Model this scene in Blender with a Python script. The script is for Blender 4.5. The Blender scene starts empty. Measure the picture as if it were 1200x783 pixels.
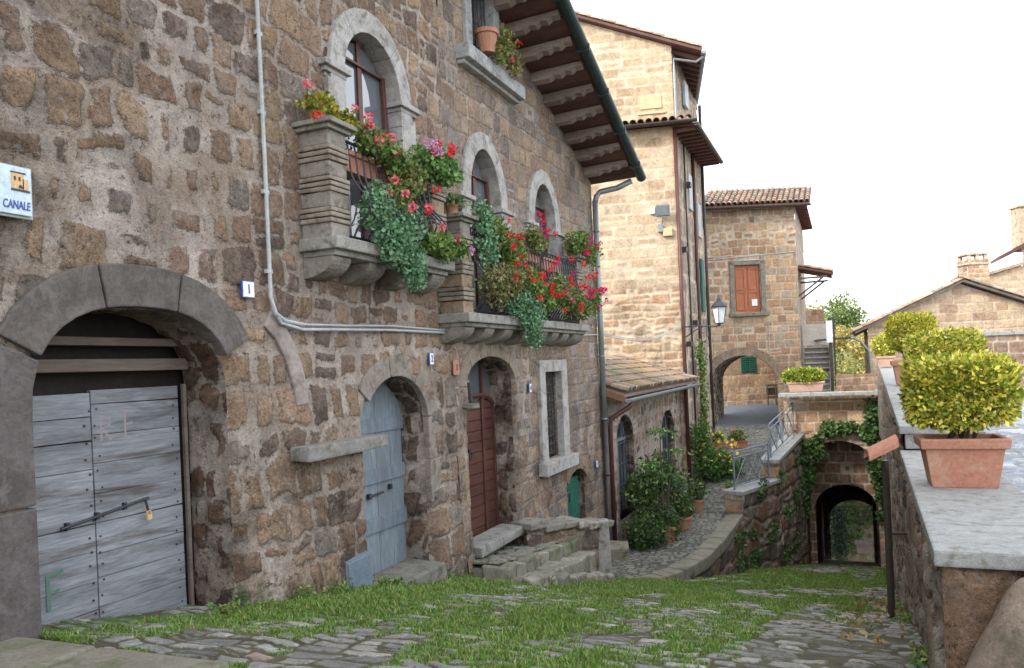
import bpy, bmesh, math, random
import numpy as np
from mathutils import Vector, Matrix

# ---------------------------------------------------------------- camera, world, sun, exposure
sc = bpy.context.scene
C = sc.collection
F_PX, PPX, PPY = 905.0, 600.0, 430.0
ROLL = math.radians(2.5); YAW = math.atan(390 / 905.0)
vf = Vector((-math.sin(YAW), math.cos(YAW), 0)); vr = Vector((math.cos(YAW), math.sin(YAW), 0)); vu = Vector((0, 0, 1))
cam_r = vr * math.cos(ROLL) - vu * math.sin(ROLL)
cam_u = vr * math.sin(ROLL) + vu * math.cos(ROLL)
cd = bpy.data.cameras.new('camera'); cam = bpy.data.objects.new('camera', cd); C.objects.link(cam)
M3 = Matrix((cam_r, cam_u, -vf)).transposed()
cam.matrix_world = M3.to_4x4()
cd.sensor_width = 36; cd.sensor_fit = 'HORIZONTAL'; cd.lens = F_PX / 1200 * 36
cd.shift_y = (PPY - 391.5) / 1200
cd.clip_start = 0.05; cd.clip_end = 3000
sc.camera = cam
sc.render.resolution_x = 1024; sc.render.resolution_y = 668

SUN = Vector((-0.47, -0.72, 0.60)).normalized()      # towards the sun: behind and left of the camera
w = bpy.data.worlds.new('World'); sc.world = w; w.use_nodes = True
nt = w.node_tree; nt.nodes.clear()
out = nt.nodes.new('ShaderNodeOutputWorld'); bg = nt.nodes.new('ShaderNodeBackground')
sky = nt.nodes.new('ShaderNodeTexSky'); sky.sky_type = 'NISHITA'; sky.sun_disc = False
sky.sun_elevation = math.asin(SUN.z); sky.sun_rotation = math.atan2(SUN.x, SUN.y)
sky.air_density = 1.0; sky.dust_density = 4.0; sky.ozone_density = 1.0
mixw = nt.nodes.new('ShaderNodeMix'); mixw.data_type = 'RGBA'; mixw.inputs[0].default_value = 0.62
mixw.inputs[7].default_value = (11.3, 11.2, 11.3, 1)      # bright even cloud cover over the blue
nt.links.new(sky.outputs[0], mixw.inputs[6]); nt.links.new(mixw.outputs[2], bg.inputs[0])
nt.links.new(bg.outputs[0], out.inputs[0]); bg.inputs[1].default_value = 0.12
sd = bpy.data.lights.new('sun', 'SUN'); sd.energy = 1.3; sd.angle = math.radians(9); sd.color = (1, 0.94, 0.86)
so = bpy.data.objects.new('sun', sd); C.objects.link(so)
so.rotation_euler = (-SUN).to_track_quat('-Z', 'Y').to_euler()
sc.view_settings.view_transform = 'Standard'; sc.view_settings.look = 'None'
sc.view_settings.gamma = 1; sc.view_settings.use_curve_mapping = False
sc.view_settings.exposure = 1.46

random.seed(5); RN = np.random.default_rng(7)
PI = math.pi

# ---------------------------------------------------------------- naming helpers
def tag(o, label=None, cat=None, group=None, kind=None):
    if label: o['label'] = label
    if cat: o['category'] = cat
    if group: o['group'] = group
    if kind: o['kind'] = kind
    return o
def thing(name, label, cat, loc=(0, 0, 0), group=None):
    o = bpy.data.objects.new(name, None); C.objects.link(o); o.location = loc
    o.empty_display_size = .1
    return tag(o, label, cat, group)
def link(name, me, parent=None):
    o = bpy.data.objects.new(name, me); C.objects.link(o)
    if parent is not None:
        o.parent = parent
        off = Vector(parent.location); p = parent.parent
        while p is not None: off += Vector(p.location); p = p.parent
        o.location = -off          # mesh data is in world metres
    return o

# ---------------------------------------------------------------- materials
def N(nt, t, **kw):
    n = nt.nodes.new(t)
    for k, v in kw.items(): setattr(n, k, v)
    return n
def newmat(name):
    m = bpy.data.materials.new(name); m.use_nodes = True
    nt = m.node_tree; b = nt.nodes['Principled BSDF']; return m, nt, b
def noise(nt, scale, detail=5, rough=.6, vec=None, dist=0):
    n = N(nt, 'ShaderNodeTexNoise'); n.inputs['Scale'].default_value = scale
    n.inputs['Detail'].default_value = detail; n.inputs['Roughness'].default_value = rough
    n.inputs['Distortion'].default_value = dist
    if vec: nt.links.new(vec, n.inputs['Vector'])
    return n.outputs[0]
def coords(nt, scale=(1, 1, 1)):
    g = N(nt, 'ShaderNodeTexCoord'); mp = N(nt, 'ShaderNodeMapping'); mp.inputs['Scale'].default_value = scale
    nt.links.new(g.outputs['Object'], mp.inputs[0]); return mp.outputs[0]
def mrange(nt, v, a, b, c=0, d=1):
    n = N(nt, 'ShaderNodeMapRange'); nt.links.new(v, n.inputs[0])
    for i, x in enumerate((a, b, c, d)): n.inputs[i + 1].default_value = x
    return n.outputs[0]
def math_(nt, op, a, b=None, c=None):
    n = N(nt, 'ShaderNodeMath', operation=op)
    for i, x in enumerate((a, b, c)):
        if x is None: continue
        if isinstance(x, (int, float)): n.inputs[i].default_value = x
        else: nt.links.new(x, n.inputs[i])
    return n.outputs[0]
def mixc(nt, f, a, b, blend='MIX'):
    n = N(nt, 'ShaderNodeMix', data_type='RGBA', blend_type=blend)
    for i, x in ((0, f), (6, a), (7, b)):
        if isinstance(x, (int, float)): n.inputs[i].default_value = x
        elif isinstance(x, tuple): n.inputs[i].default_value = (*x[:3], 1)
        else: nt.links.new(x, n.inputs[i])
    return n.outputs[2]
def scalec(nt, col, v):          # colour * scalar
    n = N(nt, 'ShaderNodeVectorMath', operation='SCALE')
    if isinstance(col, tuple): n.inputs[0].default_value = col[:3]
    else: nt.links.new(col, n.inputs[0])
    nt.links.new(v, n.inputs['Scale']); return n.outputs[0]
def bump(nt, b, h, strength=.5, dist=.01):
    n = N(nt, 'ShaderNodeBump'); n.inputs['Strength'].default_value = strength; n.inputs['Distance'].default_value = dist
    nt.links.new(h, n.inputs['Height']); nt.links.new(n.outputs[0], b.inputs['Normal'])
def attr(nt, name):
    n = N(nt, 'ShaderNodeAttribute'); n.attribute_name = name; return n
def rand_mat(name, base, alt=None, scale=6, rough=.8, bmp=.3, bscale=40, metal=0, usecol=False, stretch=(1, 1, 1), stain=None, spec=.3, bdist=.01):
    m, nt, b = newmat(name)
    v = coords(nt, stretch)
    alt = alt or tuple(x * .6 for x in base)
    n1 = mrange(nt, noise(nt, scale, 6, .65, v, .3), .3, .7)
    col = mixc(nt, n1, base, alt)
    n2 = noise(nt, scale * 9, 5, .7, v)
    col = scalec(nt, col, mrange(nt, n2, .25, .75, .72, 1.28))
    if stain:
        n3 = mrange(nt, noise(nt, stain[1], 6, .7, v, .5), .5, .66)
        col = mixc(nt, n3, col, stain[0])
    if usecol: col = mixc(nt, 1.0, col, attr(nt, 'col').outputs[0], 'MULTIPLY')
    nt.links.new(col, b.inputs['Base Color'])
    b.inputs['Roughness'].default_value = rough; b.inputs['Metallic'].default_value = metal
    b.inputs['Specular IOR Level'].default_value = spec
    if bmp: bump(nt, b, noise(nt, bscale, 8, .7, v), bmp, bdist)
    return m
def stone_mat(name, mortar, mvar=.35, pitk=.6, smear=.0, mort2=None, trowel=0, bs=.8, bd=.016, cav=0, moss=(.06, .085, .03), grime=(.05, .045, .04), fine=1.0, mw=(.0, .016), jag=.05):
    m, nt, b = newmat(name)
    v = coords(nt)
    e = attr(nt, 'edge').outputs['Fac']; sc_ = attr(nt, 'scol').outputs[0]; dd = attr(nt, 'dirt').outputs['Fac']; mo = attr(nt, 'moss').outputs['Fac']
    n1 = noise(nt, 13 * fine, 6, .7, v); n2 = noise(nt, 55 * fine, 4, .7, v)
    ee = math_(nt, 'ADD', e, math_(nt, 'MULTIPLY', math_(nt, 'SUBTRACT', n1, .5), jag))
    ee = math_(nt, 'ADD', ee, math_(nt, 'MULTIPLY', math_(nt, 'SUBTRACT', n2, .5), jag * .5))
    msk = mrange(nt, ee, *mw)
    # tuff: mottled, pitted, with pale inclusions
    a1 = noise(nt, 28 * fine, 8, .75, v); 
    a2 = noise(nt, 95 * fine, 5, .8, v)
    sv = math_(nt, 'MULTIPLY', mrange(nt, a1, .3, .7, .55, 1.5), mrange(nt, a2, .3, .7, .66, 1.38))
    st = scalec(nt, sc_, sv)
    big = mrange(nt, noise(nt, 5, 6, .65, v, .8), .35, .65)
    st = mixc(nt, math_(nt, 'MULTIPLY', big, .55), st, scalec(nt, sc_, mrange(nt, n1, .2, .8, .25, .8)))
    vor = N(nt, 'ShaderNodeTexVoronoi'); vor.inputs['Scale'].default_value = 48 * fine
    dv = N(nt, 'ShaderNodeTexNoise'); dv.inputs['Scale'].default_value = 20 * fine; nt.links.new(v, dv.inputs['Vector'])
    dm = N(nt, 'ShaderNodeVectorMath', operation='MULTIPLY_ADD'); nt.links.new(dv.outputs['Color'], dm.inputs[0]); dm.inputs[1].default_value = (.12, .12, .12); nt.links.new(v, dm.inputs[2]); nt.links.new(dm.outputs[0], vor.inputs['Vector'])
    pit = mrange(nt, math_(nt, 'ADD', vor.outputs['Distance'], math_(nt, 'MULTIPLY', n1, .3)), .22, .42)
    st = mixc(nt, math_(nt, 'MULTIPLY', math_(nt, 'SUBTRACT', 1, pit), pitk), st, (.06, .045, .036))
    mv = scalec(nt, mortar, mrange(nt, noise(nt, 3.2, 7, .7, v, .6), .3, .7, 1 - mvar, 1 + mvar))
    mv = scalec(nt, mv, mrange(nt, noise(nt, 60, 4, .8, v), .25, .75, .7, 1.25))
    if mort2: mv = mixc(nt, mrange(nt, noise(nt, 1.7, 7, .7, v, .8), .42, .60), mv, scalec(nt, mort2, mrange(nt, a1, .3, .7, .7, 1.3)))
    msk2 = math_(nt, 'MULTIPLY', msk, mrange(nt, noise(nt, 4.5, 8, .75, v, .5), .34, .52, 1 - smear, 1))
    col = mixc(nt, msk2, mv, st)
    if cav:
        cn = noise(nt, 24, 6, .8, v, .4); cm = math_(nt, 'MULTIPLY', mrange(nt, cn, .545, .61), mrange(nt, noise(nt, 3, 4, .6, v), .42, .58, .25, 1))
        col = mixc(nt, math_(nt, 'MULTIPLY', cm, cav), col, (.055, .042, .034))
        wn = mrange(nt, noise(nt, 17, 6, .8, v, .3), .545, .62); col = mixc(nt, math_(nt, 'MULTIPLY', math_(nt, 'MULTIPLY', wn, mrange(nt, noise(nt, 2.2, 4, .6, v), .45, .6)), .55), col, (.55, .52, .49))
    if trowel:
        tn = math_(nt, 'ABSOLUTE', math_(nt, 'SUBTRACT', noise(nt, 1.15, 4, .55, v, 1.2), .5))
        tm = math_(nt, 'MULTIPLY', mrange(nt, tn, .012, .03, 1, 0), mrange(nt, noise(nt, .9, 3, .5, v), .5, .6))
        col = mixc(nt, math_(nt, 'MULTIPLY', tm, trowel), col, scalec(nt, (.33, .30, .30), mrange(nt, a2, .3, .7, .85, 1.15)))
    gn = mrange(nt, noise(nt, 2.4, 8, .72, v, .6), .4, .62)
    col = mixc(nt, math_(nt, 'MULTIPLY', gn, dd), col, scalec(nt, col, mrange(nt, a1, .3, .7, .2, .55)))
    mn = mrange(nt, math_(nt, 'ADD', noise(nt, 8, 7, .75, v), math_(nt, 'MULTIPLY', mo, .55)), .68, .86)
    col = mixc(nt, math_(nt, 'MULTIPLY', mn, .8), col, moss)
    nt.links.new(col, b.inputs['Base Color']); b.inputs['Roughness'].default_value = .92
    b.inputs['Specular IOR Level'].default_value = .15
    h = math_(nt, 'ADD', math_(nt, 'MULTIPLY', msk, .5), math_(nt, 'ADD', math_(nt, 'MULTIPLY', a1, .9), math_(nt, 'MULTIPLY', pit, .35)))
    h = math_(nt, 'ADD', h, math_(nt, 'MULTIPLY', n2, .5))
    h = math_(nt, 'ADD', h, math_(nt, 'MULTIPLY', a2, .45))
    bump(nt, b, h, bs, bd)
    return m
def leaf_mat(name, rough=.45, trans=.25):
    m, nt, b = newmat(name)
    c = attr(nt, 'col').outputs[0]
    col = scalec(nt, c, mrange(nt, noise(nt, 30, 3, .6, coords(nt)), .3, .7, .8, 1.2))
    nt.links.new(col, b.inputs['Base Color']); b.inputs['Roughness'].default_value = rough
    b.inputs['Specular IOR Level'].default_value = .35
    tr = N(nt, 'ShaderNodeBsdfTranslucent'); nt.links.new(col, tr.inputs[0])
    mx = N(nt, 'ShaderNodeMixShader'); mx.inputs[0].default_value = trans
    nt.links.new(b.outputs[0], mx.inputs[1]); nt.links.new(tr.outputs[0], mx.inputs[2])
    nt.links.new(mx.outputs[0], nt.nodes['Material Output'].inputs[0])
    return m

MT = dict(
 house=stone_mat('tuff_masonry', (.50, .44, .39), jag=.10, smear=.42, mort2=(.36, .285, .225), mw=(-.002, .010), cav=.8, trowel=.28, bs=1.0, bd=.028),
 tower=stone_mat('pale_tuff_masonry', (.51, .42, .32), mw=(-.005, .04), jag=.09, fine=.7, smear=.6, bs=.6, pitk=.3),
 brick=stone_mat('squared_tuff_masonry', (.50, .42, .33), mw=(.0, .022), jag=.045, fine=.7, smear=.25, pitk=.4),
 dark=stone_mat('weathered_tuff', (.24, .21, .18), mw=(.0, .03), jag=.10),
 tunnel_shade=stone_mat('tunnel_shade_tuff', (.10, .08, .07), mw=(.0, .03), jag=.08),  # tuff darkened in colour to stand for the unlit tunnel
 setts=stone_mat('blue_grey_setts', (.25, .27, .29), mw=(-.002, .012), jag=.03, pitk=.2, moss=(.16, .18, .15)),
 cobble=stone_mat('street_cobbles', (.10, .095, .065), mw=(-.002, .010), jag=.03, moss=(.075, .15, .025), pitk=.3),
 path=stone_mat('path_cobbles', (.09, .09, .075), mw=(0, .01), jag=.02, moss=(.05, .08, .02)),
 plaster=rand_mat('grey_plaster', (.33, .29, .27), (.20, .17, .155), 2.2, .9, .5, 30, stain=((.12, .10, .09), 3)),
 peperino=rand_mat('peperino_stone', (.42, .42, .41), (.28, .275, .265), 5, .88, .8, 38, usecol=True, stain=((.17, .16, .14), 7)),
 darkstone=rand_mat('dark_peperino', (.135, .122, .115), (.075, .066, .06), 5, .88, .9, 35, usecol=True, stain=((.15, .138, .13), 8)),
 coping=rand_mat('coping_stone', (.33, .345, .35), (.24, .25, .25), 16, .85, .8, 90, stain=((.17, .175, .15), 11)),
 concrete=rand_mat('old_concrete', (.21, .20, .165), (.14, .135, .105), 5, .9, .8, 40, stain=((.10, .115, .06), 6)),
 greywood=rand_mat('weathered_grey_wood', (.29, .315, .34), (.16, .175, .195), 5, .85, 1.0, 26, usecol=True, stretch=(1, .16, 1.6), stain=((.095, .09, .085), 4.5)),
 oldwood=rand_mat('old_brown_wood', (.18, .15, .13), (.10, .08, .07), 4, .85, .6, 30, usecol=True, stretch=(1, .2, 1.5)),
 bluewood=rand_mat('faded_blue_wood', (.225, .28, .32), (.13, .165, .195), 4, .75, .8, 30, usecol=True, stretch=(1, 1.3, .25), stain=((.13, .15, .17), 2.5)),
 brownwood=rand_mat('varnished_brown_wood', (.105, .045, .034), (.065, .028, .022), 3, .45, .3, 40, usecol=True, stretch=(1, .3, 1)),
 redwood=rand_mat('reddish_shutter_paint', (.42, .16, .08), (.34, .12, .06), 3, .6, .2, 40),
 eavewood=rand_mat('stained_soffit_wood', (.15, .075, .062), (.09, .046, .04), 3, .75, .4, 30, usecol=True, stretch=(.3, 1, 1)),
 rafterwood=rand_mat('grey_rafter_wood', (.30, .24, .21), (.18, .14, .12), 4, .8, .6, 40, usecol=True, stretch=(.3, 1, 1)),
 greenwood=rand_mat('green_paint', (.02, .13, .09), (.014, .09, .065), 5, .55, .25, 40),
 darkgreen=rand_mat('dark_green_metal', (.04, .065, .06), (.03, .045, .045), 3, .5, .15, 30, metal=.3),
 iron=rand_mat('wrought_iron', (.06, .065, .08), (.04, .04, .05), 8, .5, .25, 60, metal=.5),
 bluegrey=rand_mat('blue_grey_railing_paint', (.20, .255, .32), (.13, .17, .21), 6, .5, .2, 60, metal=.2),
 zinc=rand_mat('painted_zinc', (.27, .31, .32), (.19, .22, .23), 4, .45, .15, 40, metal=.4),
 brownmetal=rand_mat('brown_painted_pipe', (.11, .052, .046), (.075, .035, .03), 4, .45, .15, 40, metal=.2),
 darkpipe=rand_mat('dark_pipe', (.075, .065, .06), (.045, .04, .036), 4, .5, .15, 40, metal=.3),
 cable=rand_mat('grey_plastic_conduit', (.42, .46, .47), (.30, .33, .34), 5, .5, .1, 40),
 white=rand_mat('white_enamel', (.78, .80, .82), (.70, .72, .74), 4, .35, .05, 40),
 signface=rand_mat('pale_blue_enamel', (.50, .62, .72), (.44, .56, .66), 4, .35, .05, 40),
 bluepaint=rand_mat('sign_blue', (.05, .10, .32), (.04, .08, .26), 4, .4, 0),
 ochrepaint=rand_mat('sign_ochre', (.62, .42, .20), (.50, .33, .16), 20, .5, 0),
 terra=rand_mat('terracotta', (.41, .20, .14), (.34, .16, .11), 5, .8, .3, 40, stain=((.43, .27, .20), 5)),
 pinkterra=rand_mat('pale_terracotta', (.52, .34, .27), (.42, .27, .21), 5, .8, .3, 40),
 tile=rand_mat('clay_roof_tile', (.42, .31, .235), (.30, .225, .175), 5, .85, .4, 50, usecol=True, stain=((.17, .17, .12), 6)),
 mosstile=rand_mat('mossy_roof_tile', (.34, .25, .19), (.22, .175, .13), 3, .9, .5, 50, usecol=True, stain=((.17, .19, .08), 2.2)),
 soil=rand_mat('soil', (.05, .035, .025), (.03, .022, .016), 20, .95, .6, 60),
 leaf=leaf_mat('leaves'), petal=leaf_mat('petals', .6, .3), bark=rand_mat('bark', (.11, .085, .06), (.06, .045, .034), 8, .9, .7, 40, stretch=(1, 1, .3)),
 lamp_glass=rand_mat('frosted_glass', (.62, .66, .68), (.55, .6, .62), 4, .2, 0),
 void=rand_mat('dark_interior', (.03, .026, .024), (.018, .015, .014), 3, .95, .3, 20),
 earth=rand_mat('earth', (.10, .09, .06), (.07, .06, .04), .3, .95, .5, 8),
 curtain=rand_mat('white_curtain', (.72, .74, .76), (.6, .62, .65), 3, .8, .2, 20, stretch=(1, 6, .3)),
 greenpaint=rand_mat('green_daub', (.05, .16, .11), (.13, .17, .16), 22, .8, 0), redpaint=rand_mat('faded_red_daub', (.31, .22, .22), (.26, .24, .25), 9, .85, 0),
)
m, nt_, b_ = newmat('window_glass'); b_.inputs['Base Color'].default_value = (.10, .12, .14, 1); b_.inputs['Roughness'].default_value = .04
b_.inputs['Specular IOR Level'].default_value = .9; b_.inputs['Coat Weight'].default_value = 1; b_.inputs['Coat Roughness'].default_value = .03
bump(nt_, b_, noise(nt_, 2.5, 2, .5, coords(nt_)), .06, .02); MT['glass'] = m

# ---------------------------------------------------------------- mesh builder
class MB:
    def __init__(s): s.v = []; s.f = []; s.c = []; s.col = (1, 1, 1)
    def add(s, vs, fs, col=None):
        k = len(s.v); s.v += [tuple(p) for p in vs]; s.f += [tuple(i + k for i in f) for f in fs]
        s.c += [col or s.col] * len(fs)
    def box(s, c, size, R=None, j=0, col=None):
        c = Vector(c); hx, hy, hz = [x / 2 for x in size]; vs = []
        for x, y, z in ((-1, -1, -1), (1, -1, -1), (1, 1, -1), (-1, 1, -1), (-1, -1, 1), (1, -1, 1), (1, 1, 1), (-1, 1, 1)):
            p = Vector((x * hx, y * hy, z * hz))
            if j: p += Vector([random.uniform(-j, j) for _ in range(3)])
            if R is not None: p = R @ p
            vs.append(c + p)
        s.add(vs, [(0, 3, 2, 1), (4, 5, 6, 7), (0, 1, 5, 4), (1, 2, 6, 5), (2, 3, 7, 6), (3, 0, 4, 7)], col)
    def hexa(s, p8, col=None):      # bottom 4 then top 4
        s.add(p8, [(0, 3, 2, 1), (4, 5, 6, 7), (0, 1, 5, 4), (1, 2, 6, 5), (2, 3, 7, 6), (3, 0, 4, 7)], col)
    def prism(s, pts, off, col=None):   # planar polygon (3D pts) extruded by vector off
        n = len(pts); off = Vector(off); a = [Vector(p) for p in pts]
        s.add(a + [p + off for p in a], [tuple(range(n))[::-1], tuple(range(n, 2 * n))] + [(i, (i + 1) % n, n + (i + 1) % n, n + i) for i in range(n)], col)
    def tube(s, path, r, n=8, col=None, cap=True):
        P = [Vector(p) for p in path]; rs = r if isinstance(r, (list, tuple)) else [r] * len(P)
        vs = []; up = None
        for i, p in enumerate(P):
            t = (P[min(i + 1, len(P) - 1)] - P[max(i - 1, 0)]).normalized()
            if up is None: up = Vector((0, 0, 1)) if abs(t.z) < .9 else Vector((1, 0, 0))
            a = t.cross(up)
            if a.length < 1e-4: a = t.cross(Vector((0, 1, 0)))
            a.normalize(); b = t.cross(a).normalized(); up = b.cross(t) * 1.0 if False else a.cross(t)
            for k in range(n):
                an = 2 * PI * k / n; vs.append(p + (a * math.cos(an) + b * math.sin(an)) * rs[i])
        fs = [(i * n + k, i * n + (k + 1) % n, (i + 1) * n + (k + 1) % n, (i + 1) * n + k) for i in range(len(P) - 1) for k in range(n)]
        if cap: fs += [tuple(range(n))[::-1], tuple((len(P) - 1) * n + k for k in range(n))]
        s.add(vs, fs, col)
    def lathe(s, c, prof, n=20, col=None, sx=1, sy=1):
        c = Vector(c); vs = [c + Vector((r * math.cos(2 * PI * k / n) * sx, r * math.sin(2 * PI * k / n) * sy, z)) for r, z in prof for k in range(n)]
        fs = [(i * n + k, i * n + (k + 1) % n, (i + 1) * n + (k + 1) % n, (i + 1) * n + k) for i in range(len(prof) - 1) for k in range(n)]
        s.add(vs, fs, col)
    def build(s, name, m, parent=None, bev=0, smooth=False, seg=2):
        me = bpy.data.meshes.new(name); me.from_pydata(s.v, [], s.f)
        at = me.color_attributes.new('col', 'FLOAT_COLOR', 'CORNER')
        arr = np.ones((len(me.loops), 4), np.float32); k = 0
        cs = np.array([c[:3] for c in s.c], np.float32); ln = [len(f) for f in s.f]
        arr[:, :3] = np.repeat(cs, ln, axis=0)
        at.data.foreach_set('color', arr.ravel())
        if bev:
            bm = bmesh.new(); bm.from_mesh(me)
            bmesh.ops.recalc_face_normals(bm, faces=bm.faces)
            es = [e for e in bm.edges if len(e.link_faces) == 2 and e.calc_face_angle(0) > .6]
            bmesh.ops.bevel(bm, geom=es, offset=bev, segments=seg, affect='EDGES', clamp_overlap=True, profile=.6)
            bm.to_mesh(me); bm.free()
        elif not smooth:
            bm = bmesh.new(); bm.from_mesh(me); bmesh.ops.recalc_face_normals(bm, faces=bm.faces); bm.to_mesh(me); bm.free()
        if smooth: me.shade_smooth()
        me.materials.append(m); me.update()
        return link(name, me, parent)

# ---------------------------------------------------------------- numpy noise and stone layouts
def vnoise(x, y, seed=0):
    r = np.random.default_rng(seed); T = r.random((256, 256))
    xi = np.floor(x).astype(int); yi = np.floor(y).astype(int); fx = x - xi; fy = y - yi
    fx = fx * fx * (3 - 2 * fx); fy = fy * fy * (3 - 2 * fy)
    g = lambda a, b: T[a % 256, b % 256]
    return (g(xi, yi) * (1 - fx) + g(xi + 1, yi) * fx) * (1 - fy) + (g(xi, yi + 1) * (1 - fx) + g(xi + 1, yi + 1) * fx) * fy - .5
def fnoise(x, y, seed=0, o=4):
    s = 0; a = 1
    for i in range(o): s = s + a * vnoise(x * 2 ** i, y * 2 ** i, seed + i); a *= .5
    return s
def hsh(a, b, k):
    v = np.sin(a * 127.1 + b * 311.7 + k * 74.7) * 43758.5453
    return v - np.floor(v)
def stones(U, V, st, seed=1):
    r = np.random.default_rng(seed)
    wp, ws = st.get('warp', .04), st.get('wscale', .5)
    sh = U.shape; U0, V0 = U, V
    U = U0 + wp * fnoise(U0 / ws, V0 / ws, seed * 7 + 1, 3) * 2; V = V0 + wp * fnoise(U0 / ws + 31, V0 / ws + 17, seed * 7 + 9, 3) * 2
    V = V + st.get('slope', 0) * U0
    U = U.ravel(); V = V.ravel()
    rows = [V.min() - .3]
    while rows[-1] < V.max() + .1: rows.append(rows[-1] + r.uniform(*st['rowh']))
    rows = np.array(rows); ri = np.searchsorted(rows, V) - 1; ri = np.clip(ri, 0, len(rows) - 2)
    dv = np.minimum(V - rows[ri], rows[ri + 1] - V); du = np.zeros_like(U); ci = np.zeros_like(U)
    for k in np.unique(ri):
        m = ri == k; uu = U[m]; b = [uu.min() - r.uniform(0, .5)]
        while b[-1] < uu.max() + .1: b.append(b[-1] + r.uniform(*st['colw']))
        b = np.array(b); c = np.clip(np.searchsorted(b, uu) - 1, 0, len(b) - 2)
        du[m] = np.minimum(uu - b[c], b[c + 1] - uu); ci[m] = c
        # some stones are two thin ones
        sp = hsh(c + k * 13.0, c * 1.0, seed) < st.get('split', .12)
        mid = (rows[k] + rows[k + 1]) / 2; vv = V[m]; d2 = np.abs(vv - mid)
        x = dv[m]; x[sp] = np.minimum(x[sp], d2[sp]); dv[m] = x
        cc = ci[m]; cc[sp & (vv > mid)] += .5; ci[m] = cc
    rr = st.get('round', .05)
    e = np.minimum(du, dv); cn = (du < rr) & (dv < rr)
    e = np.where(cn, rr - np.sqrt((rr - du) ** 2 + (rr - dv) ** 2), e)
    h1 = hsh(ri * 1.0, ci, 1 + seed); h2 = hsh(ri * 1.0, ci, 2 + seed); h3 = hsh(ri * 1.0, ci, 3 + seed)
    e = e - st.get('joint', .012) * (.5 + h2)
    e = np.where(h3 < st.get('drop', .05), e - .06, e)
    pal = np.array([p[0] for p in st['pal']]); wt = np.cumsum([p[1] for p in st['pal']]); wt = wt / wt[-1]
    col = pal[np.searchsorted(wt, h1, side='left').clip(0, len(pal) - 1)] * (.8 + .4 * h2[:, None])
    return e.reshape(sh), col.reshape(sh + (3,)), h2.reshape(sh)
# openings -------------------------------------------------------
class Arch:
    def __init__(s, uc, hw, v0, vs, rise, p=2.0): s.a = (uc, hw, v0, vs, rise, p)
    def sdf(s, U, V):
        uc, hw, v0, vs, rise, p = s.a
        k = ((np.abs(U - uc) / hw) ** p + (np.maximum(V - vs, 0) / max(rise, 1e-3)) ** p) ** (1 / p)
        up = (k - 1) * min(hw, rise if rise > .05 else hw)
        lo = np.maximum(np.abs(U - uc) - hw, v0 - V)
        return np.where(V > vs, up, lo)
    def outline(s, n=40):
        uc, hw, v0, vs, rise, p = s.a
        pts = [(uc - hw, v0), (uc - hw, vs)]
        for i in range(1, n):
            t = PI - PI * i / n; c, q = math.cos(t), math.sin(t)
            pts.append((uc + hw * math.copysign(abs(c) ** (2 / p), c), vs + rise * abs(q) ** (2 / p)))
        pts += [(uc + hw, vs), (uc + hw, v0)]
        return pts
class Rect:
    def __init__(s, u0, u1, v0, v1): s.a = (u0, u1, v0, v1)
    def sdf(s, U, V):
        u0, u1, v0, v1 = s.a
        return np.maximum(np.maximum(u0 - U, U - u1), np.maximum(v0 - V, V - v1))
    def outline(s, n=0):
        u0, u1, v0, v1 = s.a; return [(u0, v0), (u0, v1), (u1, v1), (u1, v0)]
class Above:
    def __init__(s, f): s.f = f
    def sdf(s, U, V): return s.f(U) - V
class Below:
    def __init__(s, f): s.f = f
    def sdf(s, U, V): return V - s.f(U)
class Fr:
    def __init__(s, o, ud): s.o = Vector(o); s.u = Vector(ud).normalized(); s.n = Vector((s.u.y, -s.u.x, 0))
    def pt(s, u, v, w=0): return s.o + s.u * u + Vector((0, 0, v)) + s.n * w
    def R(s): return Matrix((s.u, s.n, Vector((0, 0, 1)))).transposed()   # local x=u, y=n, z=up
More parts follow.
